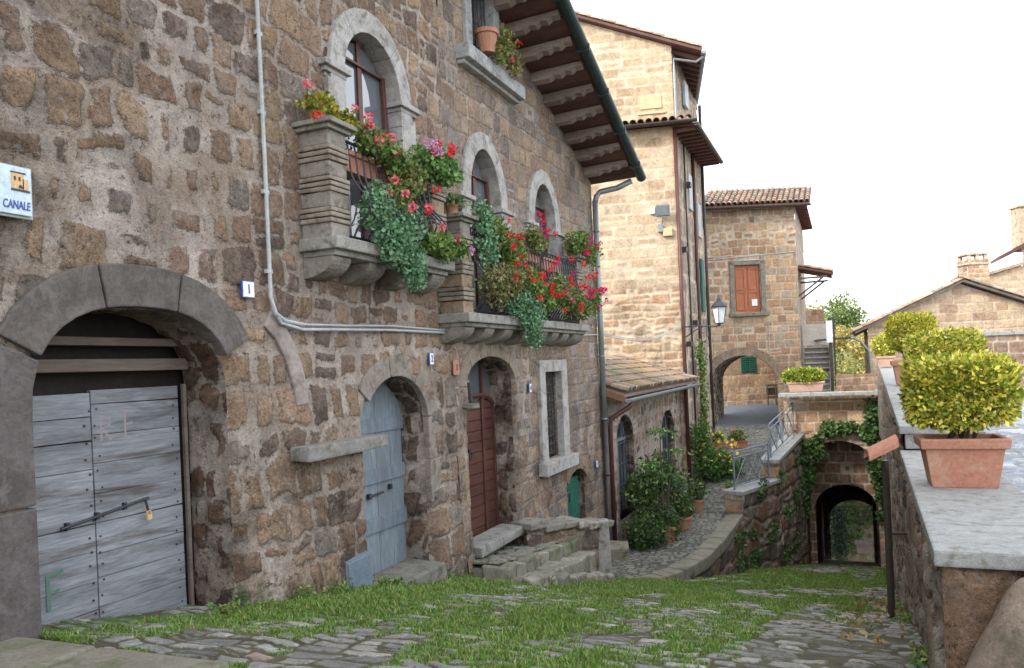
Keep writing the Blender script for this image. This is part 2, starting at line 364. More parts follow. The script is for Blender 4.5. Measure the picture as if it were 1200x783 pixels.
class MA:
    """accumulates displaced stone grids into ONE mesh"""
    def __init__(s): s.V = []; s.F = []; s.c = []; s.e = []; s.d = []; s.m = []; s.n = 0
    def grid(s, A, B, P, Nr, st, seed=1, holes=(), relief=None, dirt=.5, moss=0, cover=None, bulge=None, snap=.05, rnd=0, fade=None, fadeb=None):
        rel = st.get('relief', .02) if relief is None else relief
        if holes:
            sd = np.full(A.shape, 9.0)
            for h in holes: sd = np.minimum(sd, h.sdf(A, B))
            eps = 1e-3
            near = np.abs(sd) < snap
            def S(a, b):
                r = np.full(a.shape, 9.0)
                for h in holes: r = np.minimum(r, h.sdf(a, b))
                return r
            for _ in range(2):
                s0 = S(A, B); gx = (S(A + eps, B) - s0) / eps; gy = (S(A, B + eps) - s0) / eps
                g2 = np.maximum(gx ** 2 + gy ** 2, .3)
                cell = snap
                mv = near & (np.abs(s0) < cell) & (s0 < 0)
                A = np.where(mv, A - s0 * gx / g2, A); B = np.where(mv, B - s0 * gy / g2, B)
            inside = (sd < -cell)
        e, col, h2 = stones(A, B, st, seed)
        if cover is not None: e = e - cover(A, B)
        k = np.clip(e / .018, 0, 1); k = k * (2 - k)
        hgt = rel * (k * (.7 + .6 * h2) + .35 * fnoise(A / .12, B / .12, seed + 40, 3)) + .02 * st.get('lump', 1) * fnoise(A / .9, B / .9, seed + 50, 3)
        if bulge is not None: hgt = hgt + bulge(A, B)
        if holes:
            nb = np.clip(sd / .05, 0, 1); hgt = hgt * nb - rnd * (1 - np.clip(sd / .07, 0, 1)) ** 2
        if fade is not None: hgt = hgt * np.clip(np.minimum(A - fade[0], fade[1] - A) / .05, 0, 1)
        if fadeb is not None: hgt = hgt * np.clip((fadeb - B) / .05, 0, 1)
        XYZ = P(A, B) + Nr(A, B) * hgt[..., None]
        ny, nx = A.shape
        idx = np.arange(ny * nx).reshape(ny, nx)
        f = np.stack([idx[:-1, :-1], idx[:-1, 1:], idx[1:, 1:], idx[1:, :-1]], -1).reshape(-1, 4)
        if holes:
            Ac = (A[:-1, :-1] + A[1:, 1:]) / 2; Bc = (B[:-1, :-1] + B[1:, 1:]) / 2
            keep = np.minimum.reduce([inside[:-1, :-1] == False, inside[1:, 1:] == False, inside[1:, :-1] == False, inside[:-1, 1:] == False])
            sc_ = np.full(Ac.shape, 9.0)
            for h in holes: sc_ = np.minimum(sc_, h.sdf(Ac, Bc))
            keep &= sc_ > -1e-4
            f = f[keep.ravel()]
        s.V.append(XYZ.reshape(-1, 3)); s.F.append(f + s.n); s.n += ny * nx
        s.c.append(col.reshape(-1, 3)); s.e.append(e.ravel())
        s.d.append((dirt(A, B) if callable(dirt) else np.full(A.shape, dirt)).ravel()); s.m.append((moss(A, B) if callable(moss) else np.full(A.shape, float(moss))).ravel())
        return A, B, e
    def wall(s, fr, us, vs, st, **kw):
        A, B = np.meshgrid(np.array(us), np.array(vs))
        o = np.array(fr.o); u = np.array(fr.u); n = np.array(fr.n); z = np.array([0, 0, 1.])
        return s.grid(A, B, lambda a, b: o + a[..., None] * u + b[..., None] * z, lambda a, b: n + 0 * a[..., None], st, **kw)
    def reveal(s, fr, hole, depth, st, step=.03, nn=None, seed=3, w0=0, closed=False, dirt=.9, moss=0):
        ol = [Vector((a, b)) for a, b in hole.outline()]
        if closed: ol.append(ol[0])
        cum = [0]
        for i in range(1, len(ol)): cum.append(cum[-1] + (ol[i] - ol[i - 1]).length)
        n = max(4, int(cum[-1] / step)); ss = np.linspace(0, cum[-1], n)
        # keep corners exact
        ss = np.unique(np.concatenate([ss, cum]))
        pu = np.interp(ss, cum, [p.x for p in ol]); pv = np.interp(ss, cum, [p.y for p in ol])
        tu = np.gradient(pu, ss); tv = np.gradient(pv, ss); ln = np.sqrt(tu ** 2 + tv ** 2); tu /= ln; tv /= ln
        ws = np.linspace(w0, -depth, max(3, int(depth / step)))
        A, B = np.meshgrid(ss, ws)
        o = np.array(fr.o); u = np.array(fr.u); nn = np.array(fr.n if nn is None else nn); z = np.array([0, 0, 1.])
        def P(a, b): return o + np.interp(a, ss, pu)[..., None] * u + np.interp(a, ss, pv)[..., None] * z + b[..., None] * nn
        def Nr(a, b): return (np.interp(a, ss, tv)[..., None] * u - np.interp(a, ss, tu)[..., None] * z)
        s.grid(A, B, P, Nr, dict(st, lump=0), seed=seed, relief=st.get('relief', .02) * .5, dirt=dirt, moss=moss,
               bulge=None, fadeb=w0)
    def build(s, name, m, parent=None):
        V = np.concatenate(s.V); Fc = np.concatenate(s.F)
        used = np.unique(Fc); rm = np.full(len(V), -1); rm[used] = np.arange(len(used)); Fc = rm[Fc]
        V = V[used]
        me = bpy.data.meshes.new(name); me.vertices.add(len(V)); me.vertices.foreach_set('co', V.astype(np.float32).ravel())
        me.loops.add(Fc.size); me.loops.foreach_set('vertex_index', Fc.astype(np.int32).ravel())
        me.polygons.add(len(Fc)); me.polygons.foreach_set('loop_start', np.arange(0, Fc.size, 4, dtype=np.int32))
        me.polygons.foreach_set('loop_total', np.full(len(Fc), 4, np.int32))
        me.update(); 
        for nm, arr in (('edge', s.e), ('dirt', s.d), ('moss', s.m)):
            a = me.attributes.new(nm, 'FLOAT', 'POINT'); a.data.foreach_set('value', np.concatenate(arr)[used].astype(np.float32))
        a = me.attributes.new('scol', 'FLOAT_COLOR', 'POINT'); c4 = np.ones((len(V), 4), np.float32); c4[:, :3] = np.concatenate(s.c)[used]
        a.data.foreach_set('color', c4.ravel())
        me.validate(); me.shade_smooth(); me.materials.append(m)
        return link(name, me, parent)
def rng_(a, b, st): return np.linspace(a, b, max(2, int(round((b - a) / st)) + 1))

PAL_B = [((.28, .195, .14), 3), ((.35, .25, .17), 3), ((.39, .285, .19), 2), ((.18, .135, .11), 1.8), ((.29, .25, .215), 1.4), ((.34, .235, .17), 1.5)]
PAL_U = [((.38, .30, .235), 3), ((.31, .275, .25), 2), ((.41, .31, .22), 2), ((.27, .22, .19), 1.4), ((.36, .265, .20), 1.5)]
PAL_T = [((.47, .36, .24), 3), ((.49, .39, .27), 3), ((.42, .32, .21), 2), ((.48, .40, .29), 2)]
PAL_R = [((.46, .29, .18), 2), ((.42, .27, .17), 2), ((.50, .36, .22), 3), ((.36, .24, .16), 1), ((.44, .35, .25), 1)]
PAL_C = [((.25, .255, .24), 3), ((.30, .305, .285), 3), ((.20, .205, .195), 2), ((.35, .34, .30), 1), ((.30, .25, .21), .4)]
ST_RUB = dict(rowh=(.19, .34), colw=(.15, .38), warp=.05, wscale=.34, round=.045, joint=.016, relief=.013, pal=PAL_B, drop=.03, split=.15)
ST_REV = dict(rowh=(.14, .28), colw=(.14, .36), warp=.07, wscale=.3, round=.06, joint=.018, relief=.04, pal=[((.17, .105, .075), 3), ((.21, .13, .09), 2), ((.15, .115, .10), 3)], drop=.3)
ST_SQ = dict(rowh=(.20, .29), colw=(.18, .40), warp=.016, wscale=.5, round=.03, joint=.010, relief=.009, pal=PAL_U, drop=.02, split=.05)
ST_TOW = dict(rowh=(.24, .31), colw=(.35, .75), warp=.012, wscale=.8, round=.04, joint=.008, relief=.005, pal=PAL_T, drop=.12, split=.1)
ST_BRK = dict(rowh=(.24, .30), colw=(.26, .50), warp=.012, wscale=.8, round=.03, joint=.010, relief=.014, pal=PAL_R, drop=.02, split=.05)
ST_DRK = dict(rowh=(.2, .4), colw=(.2, .5), warp=.08, wscale=.5, round=.07, joint=.02, relief=.04, pal=[((.20, .13, .09), 2), ((.27, .16, .11), 2), ((.15, .12, .10), 2), ((.22, .19, .16), 1)], drop=.3)

def ring(mb, fr, hole, width, w0, w1, t0=0, t1=1, nb=9, gap=.006, base=(1, 1, 1), jit=.12):
    """voussoirs following an opening's outline from fraction t0 to t1"""
    ol = [Vector((a, b)) for a, b in hole.outline(60)]; cum = [0]
    for i in range(1, len(ol)): cum.append(cum[-1] + (ol[i] - ol[i - 1]).length)
    L = cum[-1]
    def at(s_):
        x = np.interp(s_, cum, [p.x for p in ol]); y = np.interp(s_, cum, [p.y for p in ol])
        a = max(s_ - .02, 0); b = min(s_ + .02, L)
        tx = np.interp(b, cum, [p.x for p in ol]) - np.interp(a, cum, [p.x for p in ol]); ty = np.interp(b, cum, [p.y for p in ol]) - np.interp(a, cum, [p.y for p in ol])
        l = math.hypot(tx, ty); return x, y, -ty / l, tx / l
    for k in range(nb):
        a = L * (t0 + (t1 - t0) * k / nb) + gap; b = L * (t0 + (t1 - t0) * (k + 1) / nb) - gap
        q = 1 + random.uniform(-jit, jit); col = tuple(x * q for x in base); m = 5
        ins = []; outs = []
        for i in range(m + 1):
            x, y, nx, ny = at(a + (b - a) * i / m); ins.append((x, y)); outs.append((x + nx * width, y + ny * width))
        vs = []
        for w_ in (w0, w1):
            vs += [fr.pt(x, y, w_) for x, y in ins] + [fr.pt(x, y, w_) for x, y in outs]
        n = m + 1; fs = []
        for i in range(m):
            fs += [(i, i + 1, n + i + 1, n + i), (2 * n + i, 3 * n + i, 3 * n + i + 1, 2 * n + i + 1), (i, 2 * n + i, 2 * n + i + 1, i + 1), (n + i, n + i + 1, 3 * n + i + 1, 3 * n + i)]
        fs += [(0, n, 3 * n, 2 * n), (m, 2 * n + m, 3 * n + m, n + m)]
        mb.add(vs, fs, col)

def lerp(a, b, t): return a + (b - a) * t
# ---------------------------------------------------------------- leaves
def leaves(name, P, size, cols, m, parent=None, up=.5, asp=.55, fold=.25, dirs=None, jit=.8):
    n = len(P); P = np.asarray(P, float)
    d = RN.normal(size=(n, 3)); 
    if dirs is not None: d = dirs + d * jit * .5
    d[:, 2] += up * RN.random(n); d /= np.linalg.norm(d, axis=1)[:, None]
    r = RN.normal(size=(n, 3)); s_ = np.cross(d, r); s_ /= np.linalg.norm(s_, axis=1)[:, None]
    nn = np.cross(s_, d); sz = (size * (.6 + .8 * RN.random(n)))[:, None]
    a = P; t = P + d * sz; mid = P + d * sz * .5; l = mid + s_ * sz * asp * .5 + nn * sz * fold * .4; q = mid - s_ * sz * asp * .5 + nn * sz * fold * .4
    V = np.stack([a, l, t, q], 1).reshape(-1, 3)
    idx = np.arange(n)[:, None] * 4; Fc = np.concatenate([idx + np.array([[0, 1, 2]]), idx + np.array([[0, 2, 3]])], 1).reshape(-1, 3)
    me = bpy.data.meshes.new(name); me.vertices.add(len(V)); me.vertices.foreach_set('co', V.astype(np.float32).ravel())
    me.loops.add(Fc.size); me.loops.foreach_set('vertex_index', Fc.astype(np.int32).ravel())
    me.polygons.add(len(Fc)); me.polygons.foreach_set('loop_start', np.arange(0, Fc.size, 3, dtype=np.int32)); me.polygons.foreach_set('loop_total', np.full(len(Fc), 3, np.int32))
    me.update()
    c = np.ones((n, 4), np.float32); cc = np.array(cols); k = RN.integers(0, len(cc), n); c[:, :3] = cc[k] * (.7 + .6 * RN.random(n))[:, None]
    at = me.color_attributes.new('col', 'FLOAT_COLOR', 'POINT'); at.data.foreach_set('color', np.repeat(c, 4, axis=0).ravel())
    me.materials.append(m); return link(name, me, parent)
def blob(n, c, r, shell=.55, seed=None, lump=.25, box=0):
    """points in an uneven ellipsoid (box>0: squarer), denser near the surface"""
    d = RN.normal(size=(n, 3)); d /= np.linalg.norm(d, axis=1)[:, None]
    if box: k = (np.abs(d) ** box).sum(1) ** (1 / box); d = d / k[:, None]
    rad = shell + (1 - shell) * RN.random(n) ** .5
    a = np.arctan2(d[:, 1], d[:, 0]); sd_ = RN.integers(0, 999)
    rad = rad * (1 + lump * fnoise(a * 1.3 + 5, d[:, 2] * 2.2, int(sd_), 3))
    return np.array(c) + d * np.array(r) * rad[:, None]
def blossoms(name, P, size, cols, parent):
    """round heads of small petals"""
    k = 26; P = np.asarray(P); Q = np.repeat(P, k, axis=0); d = RN.normal(size=(len(Q), 3)); d /= np.linalg.norm(d, axis=1)[:, None]
    n = len(P); cc = np.array(cols)[RN.integers(0, len(cols), n)]
    Q2 = Q + d * size * .30
    o = leaves(name, Q2, size * .42, [(1, 1, 1)], MT['petal'], parent, up=0, asp=.95, fold=.3, dirs=d, jit=.5)
    c = np.ones((n * k, 4), np.float32); c[:, :3] = np.repeat(cc, k, axis=0) * (.8 + .4 * RN.random(n * k))[:, None]
    o.data.color_attributes['col'].data.foreach_set('color', np.repeat(c, 4, axis=0).ravel()); return o

def tile_roof(name, o, along, slope, ncol, nrow, parent, tw=.2, tl=.36, hue=1.0, thick=.012, mat='tile'):
    """curved clay tiles: o = lower corner, along = unit vector of the eave, slope = unit vector up the roof"""
    o = Vector(o); a = Vector(along).normalized(); s_ = Vector(slope).normalized(); n = a.cross(s_).normalized()
    if n.z < 0: n = -n
    mb = MB()
    for i in range(ncol):
        for j in range(nrow):
            q = random.uniform(.65, 1.3) * hue; rd = random.uniform(.85, 1.1); col = (q * rd, q, q / rd)
            if random.random() < .14: col = (q * 1.25, q * .95, q * .8)
            c = o + a * (tw * (i + .5) + random.uniform(-.008, .008)) + s_ * (tl * .82 * j + random.uniform(-.012, .012)) + n * (.018 + random.uniform(0, .008))
            r0, r1 = tw * .47, tw * .37; vs = []; K = 6
            for (t, r, h) in ((0, r0, .012), (tl, r1, -.004)):
                for rr in (r, r - thick):
                    for k in range(K + 1):
                        an = PI * k / K; vs.append(c + s_ * t + a * (rr * math.cos(an)) + n * (rr * .95 * math.sin(an) + h))
            m = K + 1; fs = []
            for k in range(K):
                fs += [(k, k + 1, 2 * m + k + 1, 2 * m + k), (m + k, 3 * m + k, 3 * m + k + 1, m + k + 1), (k, m + k, m + k + 1, k + 1)]
            mb.add(vs, fs, col)
        # channel tile under, between the covers
    ob = mb.build(name, MT[mat], parent)
    return ob

# ================================================================ GROUND
ZS_Y = [1.0, 2.7, 3.7, 5.6, 6.8, 8.0, 10.4, 13.0, 15.4, 20.0, 26.0, 34.0]
ZS_Z = [-1.26, -1.33, -1.53, -1.88, -2.14, -2.45, -3.06, -3.66, -4.22, -5.15, -6.5, -8.2]
def zst(y): return np.interp(y, ZS_Y, ZS_Z)
def zpath(y): return np.interp(y, [10, 11.2, 17.0, 20.0, 24, 28.0, 40], [-3.2, -3.34, -3.40, -3.25, -2.85, -2.5, -1.6])
KERB = [(-3.62, 11.0), (-3.25, 11.22), (-2.88, 11.55), (-2.58, 12.2), (-2.38, 13.2), (-2.30, 14.6), (-2.28, 16.2), (-2.26, 17.3)]
def kerbx(y): return np.interp(y, [p[1] for p in KERB], [p[0] for p in KERB])

# earth under everything, one sheet out to the horizon, well below the street
mb = MB(); mb.add([(-700, -200, -11), (700, -200, -11), (700, 1500, -11), (-700, 1500, -11)], [(0, 1, 2, 3)])
tag(mb.build('ground', MT['earth']), kind='structure')

def street_noise(x, y): return fnoise(x / 1.1, y / 1.6, 77, 4)
def grass_density(x, y):
    g = street_noise(x, y) * .75 + .75 * fnoise(x / .30, y / .45, 79, 3)
    g = g + np.interp(y, [2.5, 3.2, 4.2, 6, 9, 12, 16, 20], [-.06, .08, .20, .27, .27, .26, .24, .22])
    g = g + .42 * np.exp(-((x + 3.6) / .5) ** 2) * (y > 3.4)                # along the left wall
    g = g + np.where((x > -.6) & (y < 6), -.25, 0) - .25 * np.exp(-((x - .25) / .35) ** 2)
    return g
ma = MA()
ys = [2.2]
while ys[-1] < 27: ys.append(ys[-1] + max(.012, .0042 * ys[-1]))
YS_ST = list(ys); A, B = np.meshgrid(rng_(-4.45, .75, .017), np.array(ys))
def PS(a, b):
    z = zst(b) + .035 * fnoise(a / .8, b / .8, 5, 3)
    y = np.clip(b, 0, 100)
    # the street stops at the kerb of the upper path
    return np.stack([a, b, z], -1)
ST_COB = dict(rowh=(.10, .17), colw=(.13, .33), warp=.07, wscale=.30, round=.02, joint=.018, relief=.011, pal=PAL_C, drop=.04, split=.15)
_, _, E_ST = ma.grid(A, B, PS, lambda a, b: np.array([0, 0, 1.]) + 0 * a[..., None], ST_COB, seed=11, dirt=.35,
        moss=lambda a, b: np.clip(grass_density(a, b) * 1.2 + .10, -.1, .55))
tag(ma.build('street', MT['cobble']), kind='structure')

# upper path, small stones, between the annex and the kerb
ma = MA(); ys = [10.9]
while ys[-1] < 28.6: ys.append(ys[-1] + max(.018, .0026 * ys[-1]))
us = np.linspace(0, 1, 90)
A, B = np.meshgrid(us, np.array(ys))
XL = lambda b: np.interp(b, [10, 20, 28.6], [-4.1, -4.1, -6.0]); XR = lambda b: np.interp(b, [10.9, 11.2, 11.55, 12.2, 13.2, 14.6, 17.3, 21.3, 28.6], [-3.62, -3.25, -2.88, -2.6, -2.42, -2.34, -2.3, -1.4, -1.2])
X = XL(B) * (1 - A) + XR(B) * A
# stones are laid in metres, not in the strip's own parameter
ST_PATH = dict(rowh=(.09, .14), colw=(.10, .2), warp=.03, wscale=.4, round=.03, joint=.010, relief=.016, pal=[((.20, .20, .18), 3), ((.15, .155, .14), 2), ((.25, .24, .21), 1)], drop=.02, split=0)
ma.grid(X, B, lambda a, b: np.stack([a, b, zpath(b) + .02 * fnoise(a, b, 6, 2)], -1), lambda a, b: np.array([0, 0, 1.]) + 0 * a[..., None], ST_PATH, seed=12, dirt=.3,
        moss=lambda a, b: .08 + .2 * fnoise(a, b / 2, 8, 3))
tag(ma.build('path', MT['path']), kind='structure')

# kerb of broad slabs curving down from the path to the street
mb = MB(); K = [Vector((x, y, zpath(y) + .05)) for x, y in KERB]
pts = []
for i in range(len(K) - 1):
    for t in (0, .34, .67): pts.append(K[i].lerp(K[i + 1], t))
pts.append(K[-1])
for i in range(len(pts) - 1):
    a, b = pts[i], pts[i + 1]; d = (b - a).normalized(); n = Vector((d.y, -d.x, 0)); wd = .16
    a2 = a + d * .004; b2 = b - d * .004; q = random.uniform(.85, 1.15)
    n0 = n; dz = Vector((0, 0, random.uniform(-.006, .006)))
    lo = Vector((0, 0, -.22))
    P8 = [a2 - n0 * wd + lo, b2 - n0 * wd + lo, b2 + n0 * wd + lo, a2 + n0 * wd + lo, a2 - n0 * wd + dz, b2 - n0 * wd + dz, b2 + n0 * wd + dz, a2 + n0 * wd + dz]
    mb.hexa(P8, (q, q, q))
tag(mb.build('kerb', MT['concrete'], bev=.03), 'pale stone kerb curving down beside the cobbled upper path', 'kerb', kind='structure')
# front step of long slabs at the viewer's feet
mb = MB(); x = -4.3
while x < 1.2:
    l = random.uniform(.75, 1.15); mb.box((x + l / 2, 2.36 + .02 * random.random(), -1.42), (l - .012, .56, .30), j=.012); x += l
tag(mb.build('step', MT['concrete'], bev=.02), kind='structure')
# terrace at the right, paved in blue-grey stones
ma = MA(); A, B = np.meshgrid(rng_(.85, 7.2, .05), np.array([3.0 + .03 * i + .0006 * i * i for i in range(190)]))
zter = lambda y: np.interp(y, [3, 6, 20, 32], [-1.32, -1.32, -1.22, -1.3])
ma.grid(A, B, lambda a, b: np.stack([a, b, zter(b)], -1), lambda a, b: np.array([0, 0, 1.]) + 0 * a[..., None],
        dict(ST_COB, rowh=(.14, .22), pal=[((.36, .40, .45), 3), ((.31, .35, .40), 2), ((.42, .44, .47), 1)]), seed=14, dirt=.2, moss=-.2, relief=.02)
tag(ma.build('terrace_paving', MT['setts']), kind='structure')

# ================================================================ LEFT HOUSE
FH = Fr((-4, 0, 0), (0, 1, 0))
house = thing('stone_house', 'long brown tuff house on the left with two flowered balconies and arched doorways', 'house', (-4, 8, -2.5))
H_door1 = Arch(3.50, .74, -3, -.15, .62, 2.5)
H_blue = Arch(6.43, .57, -3.2, -.50, .46)
H_brown = Arch(8.64, .70, -3.4, -.18, .32)
H_win = Rect(10.36, 11.03, -1.36, -.10)
H_green = Arch(11.74, .48, -3.9, -1.96, .28)
H_w1 = Arch(6.2, .47, 1.12, 2.68, .49)
H_w2 = Arch(8.62, .44, .6, 2.02, .66)
H_w3 = Arch(10.66, .44, .6, 2.02, .64)
H_up = Rect(8.42, 9.06, 3.80, 5.0)
rake = lambda u: 4.71 - .376 * (u - 9.24)
def cov_house(a, b):
    n = fnoise(a / 1.3, b / 1.1, 91, 4)
    c = (.014 * fnoise(a / .12, b / .12, 90, 3) + .05 * np.clip((n - .14) * 3, 0, 1)) * np.clip((8.5 - a) / 3, 0, 1)             # pale render smeared over the near stones
    c = c + .035 * np.clip(n * 2 + .2, 0, 1) * np.exp(-((b - .62) / .30) ** 2) * (a > 4.4) * (a < 10)   # plastered band under the balconies
    c = c + .06 * np.clip(fnoise(a / .5, b / .6, 93, 3) + .45, 0, 1) * ((a > 4.3) & (a < 9.9) & (b < .5) & (b > -1.0)) * .9
    return c
def dirt_house(a, b): return np.clip(.30 + .75 * np.clip((.1 - b) / 1.2, 0, 1) + .6 * np.clip((4.8 - a) / 2, 0, 1) + .3 * fnoise(a / 1.5, b / 1.5, 95, 3), 0, .95)
def moss_house(a, b): return np.clip(.55 - (b - zst(a)) * 1.1, -.3, .5) + .25 * (fnoise(a / .8, b / .8, 96, 3))
def bulge_house(a, b):
    g = np.clip((zst(a) + 1.4 - b) / 1.4, 0, 1)
    return .10 * g ** 1.5 * ((a > 6.98) & (a < 7.96)) * np.sin(np.clip((a - 6.98) / .98, 0, 1) * PI) ** .6 + .10 * g ** 2 * ((a > 4.2) & (a < 5.8)) * np.sin(np.clip((a - 4.2) / 1.6, 0, 1) * PI)
us = [1.6]
while us[-1] < 13.15: us.append(us[-1] + max(.013, .0040 * us[-1]))
us[-1] = 13.15
holesA = [H_door1, H_blue, H_brown, H_win, H_green, H_w1, H_w2, H_w3, H_up, Above(rake)]
ma = MA()
iu = next(i for i, u in enumerate(us) if u > 7.6)
kw = dict(holes=holesA, dirt=dirt_house, moss=moss_house, cover=cov_house, bulge=bulge_house, rnd=.05)
ma.wall(FH, us[:iu + 1], rng_(-3.9, 7.5, .021), ST_RUB, seed=21, snap=.03, **kw)
ma.wall(FH, us[iu:], rng_(-3.9, 5.4, .024), dict(ST_SQ, slope=-.02), seed=22, snap=.035, **kw)
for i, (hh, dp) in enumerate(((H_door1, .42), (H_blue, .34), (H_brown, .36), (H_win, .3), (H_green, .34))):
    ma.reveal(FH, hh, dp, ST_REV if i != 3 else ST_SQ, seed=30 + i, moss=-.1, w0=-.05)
ma.build('wall', MT['house'], house)
# end wall and the rest of the body (behind the street front)
mb = MB(); mb.hexa([(-10.7, -12, -3.5), (-4.5, -12, -3.5), (-4.5, 13, -3.5), (-10.7, 13, -3.5), (-10.7, -12, 6.8), (-4.5, -12, 6.8), (-4.5, 13, 3.2), (-10.7, 13, 3.2)])
mb.hexa([(-4.6, -12, -3.5), (-4.02, -12, -3.5), (-4.02, 1.58, -3.5), (-4.6, 1.58, -3.5), (-4.6, -12, 6.8), (-4.02, -12, 6.8), (-4.02, 1.58, 6.8), (-4.6, 1.58, 6.8)])
mb.build('house_body', MT['void'], house)
ma = MA(); FE = Fr((-4, 13.15, 0), (-1, 0, 0))
FE.n = Vector((0, 1, 0))
ma.wall(FE, rng_(0, 7, .06), rng_(-4, 3.2, .05), ST_SQ, seed=23); ma.build('end_wall', MT['house'], house)

# ring of dark peperino blocks round the plank door
mb = MB(); ring(mb, FH, H_door1, .26, -.10, .035, .40, .60, 3, base=(1, 1, 1)); ring(mb, FH, H_door1, .30, -.10, .03, .0, .398, 4, base=(.9, .9, .95))
mb.build('portal_arch', MT['darkstone'], house, bev=.012)
mb = MB(); ring(mb, FH, H_blue, .21, -.06, .02, .42, .74, 5, base=(.62, .55, .5)); mb.build('door_arch', MT['peperino'], house, bev=.01)
mb = MB(); ring(mb, FH, H_brown, .20, -.06, .012, .36, .60, 7, base=(.7, .6, .5)); mb.build('door_arch', MT['peperino'], house, bev=.008)
mb = MB(); ring(mb, FH, H_green, .17, -.06, .012, .40, .60, 5, base=(.62, .48, .38)); mb.build('niche_arch', MT['peperino'], house, bev=.008)
# scar of a blocked arch
scar = Arch(4.30, .62, -1, -.30, .78)
mb = MB(); ring(mb, FH, scar, .16, -.02, .022, .585, .79, 1, base=(1.05, 1.0, .98), jit=0); mb.build('blocked_arch_trace', MT['plaster'], house, bev=.015)
# stone ledge
mb = MB(); mb.box((-3.93, 5.38, -.61), (.26, 1.12, .11), j=.012, col=(.6, .6, .57)); mb.build('stone_ledge', MT['peperino'], house, bev=.02)
# pale patch of render beside the sign
# ---- arched windows with grey surrounds
def arched_window(hh, rw, cap_z, cap_l, cap_r, dep=.19, name='arched_window'):
    uc, hw, v0, vs, rise, p = hh.a
    mb = MB(); n0 = .5
    tot = 0
    ring(mb, FH, hh, rw, -dep, .05, .0, 1, 7, gap=.0015, base=(1, 1, 1), jit=.05)
    root = mb.build(name, MT['peperino'], house, bev=.006)
    for s_, e in ((-1, cap_l), (1, cap_r)):
        cp = MB()
        x0 = uc + s_ * (hw - .03); x1 = uc + s_ * (hw + rw + e); xc = (x0 + x1) / 2; wd = abs(x1 - x0)
        for dz, g, hh_ in ((0, 0, .05), (-.045, -.035, .04), (-.085, -.065, .035)):
            cp.box((-4 + .03 + g / 2 - .09, xc, cap_z + dz), (.30 + g, wd + 2 * g + .04, hh_))
        cp.box((-4 - .04, xc, (v0 + cap_z - .10) / 2), (.19, wd - .10, cap_z - .10 - v0 - .02))
        cp.build('capital', MT['peperino'], root, bev=.007)
    # timber frame
    fr = MB(); wd = .055; inner = Arch(uc, hw - .005, v0, vs, rise, p)
    ring_in = Arch(uc, hw - wd, v0, vs, rise - wd, p)
    ring(fr, FH, ring_in, wd, -dep + .03, -dep + .10, 0, 1, 1, gap=0, jit=0)
    fr.box(FH.pt(uc, (v0 + vs + rise) / 2, -dep + .055), (.05, .07, vs + rise - v0 - .06))
    fr.box(FH.pt(uc, v0 + .05, -dep + .05), (.05, 2 * hw - .04, .09))
    fr.build('window_frame', MT['brownwood'], root, bev=.006)
    g = MB(); ol = ring_in.outline(24); g.prism([FH.pt(a, b, -dep + .045) for a, b in ol], (.012, 0, 0)); g.build('pane', MT['glass'], root)
    g = MB()
    for s_ in (-1, 1):   # curtains drawn half way behind the glass
        w0 = hw - wd - .02; a0 = uc + s_ * (w0 - .13 if s_ < 0 else w0 - .12)
        g = MB(); g.box(FH.pt(a0, v0 + (vs - v0) * .55, -dep - .03), (.01, .2, (vs - v0) * 1.05)); g.build('curtain', MT['curtain'], root)
    return root
arched_window(H_w1, .21, 2.66, .10, .10)
arched_window(H_w2, .21, 2.00, .10, .12)
arched_window(H_w3, .21, 2.00, .12, .12)
# interior darkness behind each opening
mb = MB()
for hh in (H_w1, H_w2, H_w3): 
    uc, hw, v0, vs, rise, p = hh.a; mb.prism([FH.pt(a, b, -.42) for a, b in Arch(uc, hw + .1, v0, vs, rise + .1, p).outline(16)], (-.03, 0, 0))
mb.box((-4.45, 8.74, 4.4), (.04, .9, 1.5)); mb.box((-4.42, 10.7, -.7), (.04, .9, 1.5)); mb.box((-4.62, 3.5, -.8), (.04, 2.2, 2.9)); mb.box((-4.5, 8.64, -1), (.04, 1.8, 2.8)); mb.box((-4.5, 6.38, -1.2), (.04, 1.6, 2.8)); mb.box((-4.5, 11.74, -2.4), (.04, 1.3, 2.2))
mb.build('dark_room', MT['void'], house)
# ---- upper window
mb = MB()
for c, s_ in (((8.335, 4.40), (.17, 1.3)), ((9.155, 4.40), (.19, 1.3))): mb.box(FH.pt(c[0], c[1], -.12), (.34, s_[0], s_[1]), col=(.9, .95, 1.0))
mb.box(FH.pt(8.74, 5.08, -.12), (.34, 1.0, .2))
uw = mb.build('window', MT['peperino'], house, bev=.008)
mb = MB(); mb.box(FH.pt(8.90, 3.69, .0), (.34, 1.72, .17), col=(.92, .97, 1.02)); mb.box(FH.pt(8.90, 3.585, -.03), (.24, 1.66, .05)); mb.build('window_sill', MT['peperino'], uw, bev=.012)
mb = MB()
for a, b in ((8.44, .05), (8.74, .05), (9.04, .05)): mb.box(FH.pt(a, 4.4, -.22), (.05, b, 1.2))
mb.box(FH.pt(8.74, 3.84, -.22), (.05, .62, .07)); mb.build('window_frame', MT['oldwood'], uw, bev=.005)
mb = MB(); mb.box(FH.pt(8.74, 4.4, -.235), (.012, .6, 1.2)); mb.build('pane', MT['glass'], uw)
mb = MB()
for a in (8.5, 8.6, 8.7, 8.8, 8.9, 9.0): mb.tube([FH.pt(a, 3.8, -.05), FH.pt(a, 4.98, -.05)], .008, 6)
for z in (4.0, 4.3): mb.tube([FH.pt(8.4, z, -.05), FH.pt(9.08, z, -.05)], .009, 6)
mb.build('window_grille', MT['iron'], uw)
